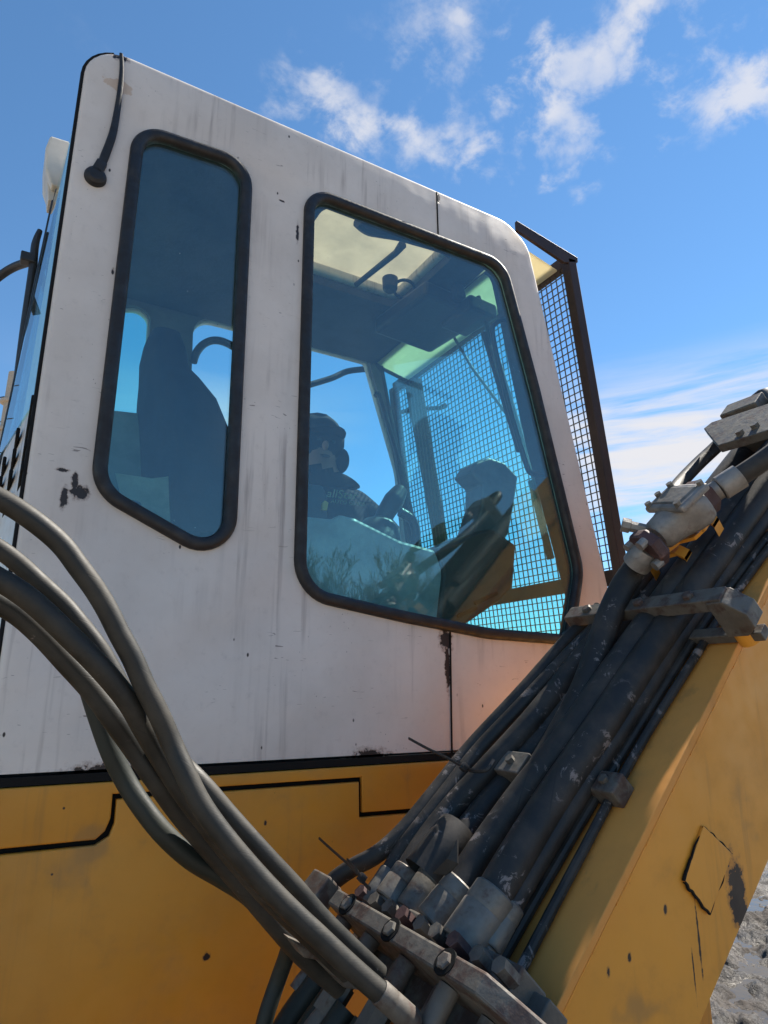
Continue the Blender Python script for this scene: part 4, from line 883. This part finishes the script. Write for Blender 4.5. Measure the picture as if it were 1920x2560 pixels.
        q = bpy.data.objects.new('chest_print', me); col.objects.link(q); q.parent = root
build_person()

# ------------------------------------------------------------------ far mast beyond the machine
mp = at(6, 1160, 60); base = V((mp.x, mp.y, 0))
mast = thing('concrete_mast', base, 'weathered concrete mast with bands and wires behind the cab', 'mast')
top_z = at(18, 930, 60).z
mb = MB(); mb.lathe((0, 0, 0), (0, 0, top_z), [(0, 1.0), (.55, .85), (.555, .72), (.8, .70), (.81, .60), (1, .58)], 20); mb.build('shaft', M['concrete'], mast)
for z in (.60, .72, .81, .9):
    mb = MB(); mb.lathe((0, 0, top_z * z), (0, 0, top_z * z + .25), [(0, .9), (1, .9)], 16); mb.build('band', M['concrete'], mast)
for k in range(5):
    a = V((-.6, 0, top_z * (.6 + .08 * k))); mb = MB(); mb.tube([a, a + V((-6, 1, -1.5)), a + V((-14, 2, -1.0 + k))], .05, 6); mb.build('wire', M['dark_plastic'], mast)
mb = MB(); mb.tube([(0, 0, top_z), (0, 0, top_z + 2.2)], .06, 6, False); mb.build('aerial', M['dark_plastic'], mast)

# ------------------------------------------------------------------ bare trees along the yard, seen mirrored in the side windows
def tree_meshes(seed, H):
    r = random.Random(seed); trunk, crown = MB(), MB(); cnt = [0]
    def grow(p, d, L, rad, lvl, mb):
        n = 4; pts = [p]; dd = d.copy()
        for k in range(n):
            dd = (dd + V((r.uniform(-.16, .16), r.uniform(-.16, .16), r.uniform(-.02, .14)))).normalized(); pts.append(pts[-1] + dd * (L / n))
        mb.tube(pts, [max(rad * (1 - .72 * k / n), .011) for k in range(n + 1)], 6 if lvl < 2 else 3, False, 1, False)
        if lvl >= 4 or L < .25: return
        for k in range({0: 11, 1: 7, 2: 6, 3: 4}[lvl]):
            t = r.uniform(.22 if lvl == 0 else .15, 1.0); i = min(int(t * n), n - 1); q = pts[i].lerp(pts[i + 1], t * n - i)
            ang = r.uniform(0, 6.283); sp = r.uniform(.35, .75)
            nd = (dd * math.cos(sp) + (V((math.cos(ang), math.sin(ang), .12))) * math.sin(sp)).normalized()
            grow(q, nd, L * r.uniform(.38, .62), rad * (1 - .7 * t) * .55, lvl + 1, crown)
    grow(V((0, 0, -.1)), V((0, 0, 1)), H, H * .016, 0, trunk)
    return trunk, crown
protos = []
for sd_i, H in ((3, 7.5), (8, 8.6), (21, 6.6)):
    tm, cm = tree_meshes(sd_i, H); protos.append((tm, cm))
tree_data = []
for tm, cm in protos:
    a = tm.build('trunk', M['bark']); b = cm.build('crown', M['bark']); tree_data.append((a.data, b.data)); bpy.data.objects.remove(a); bpy.data.objects.remove(b)
for k in range(40):
    ang = R(-76 + .85 * k + random.uniform(-.6, .6)); dist = random.uniform(26, 42)
    x, y = math.cos(ang) * dist, 1.5 + math.sin(ang) * dist
    t_ = thing('bare_tree', (x, y, -.05), 'leafless grey-brown tree mirrored in the side window glass', 'tree', 'bare trees mirrored in the cab windows')
    t_.rotation_euler = (0, 0, random.uniform(0, 6.28)); top_ = 2.1 + dist * math.tan(R(random.choice((8.2, 9.0, 9.8, 10.8, 12.6)))); s = top_ / max(v.co.z for v in tree_data[k % 3][1].vertices); t_.scale = (s, s, s)
    for nm, me in zip(('trunk', 'crown'), tree_data[k % 3]):
        o = bpy.data.objects.new(nm, me); col.objects.link(o); o.parent = t_
bpy.context.view_layer.update()
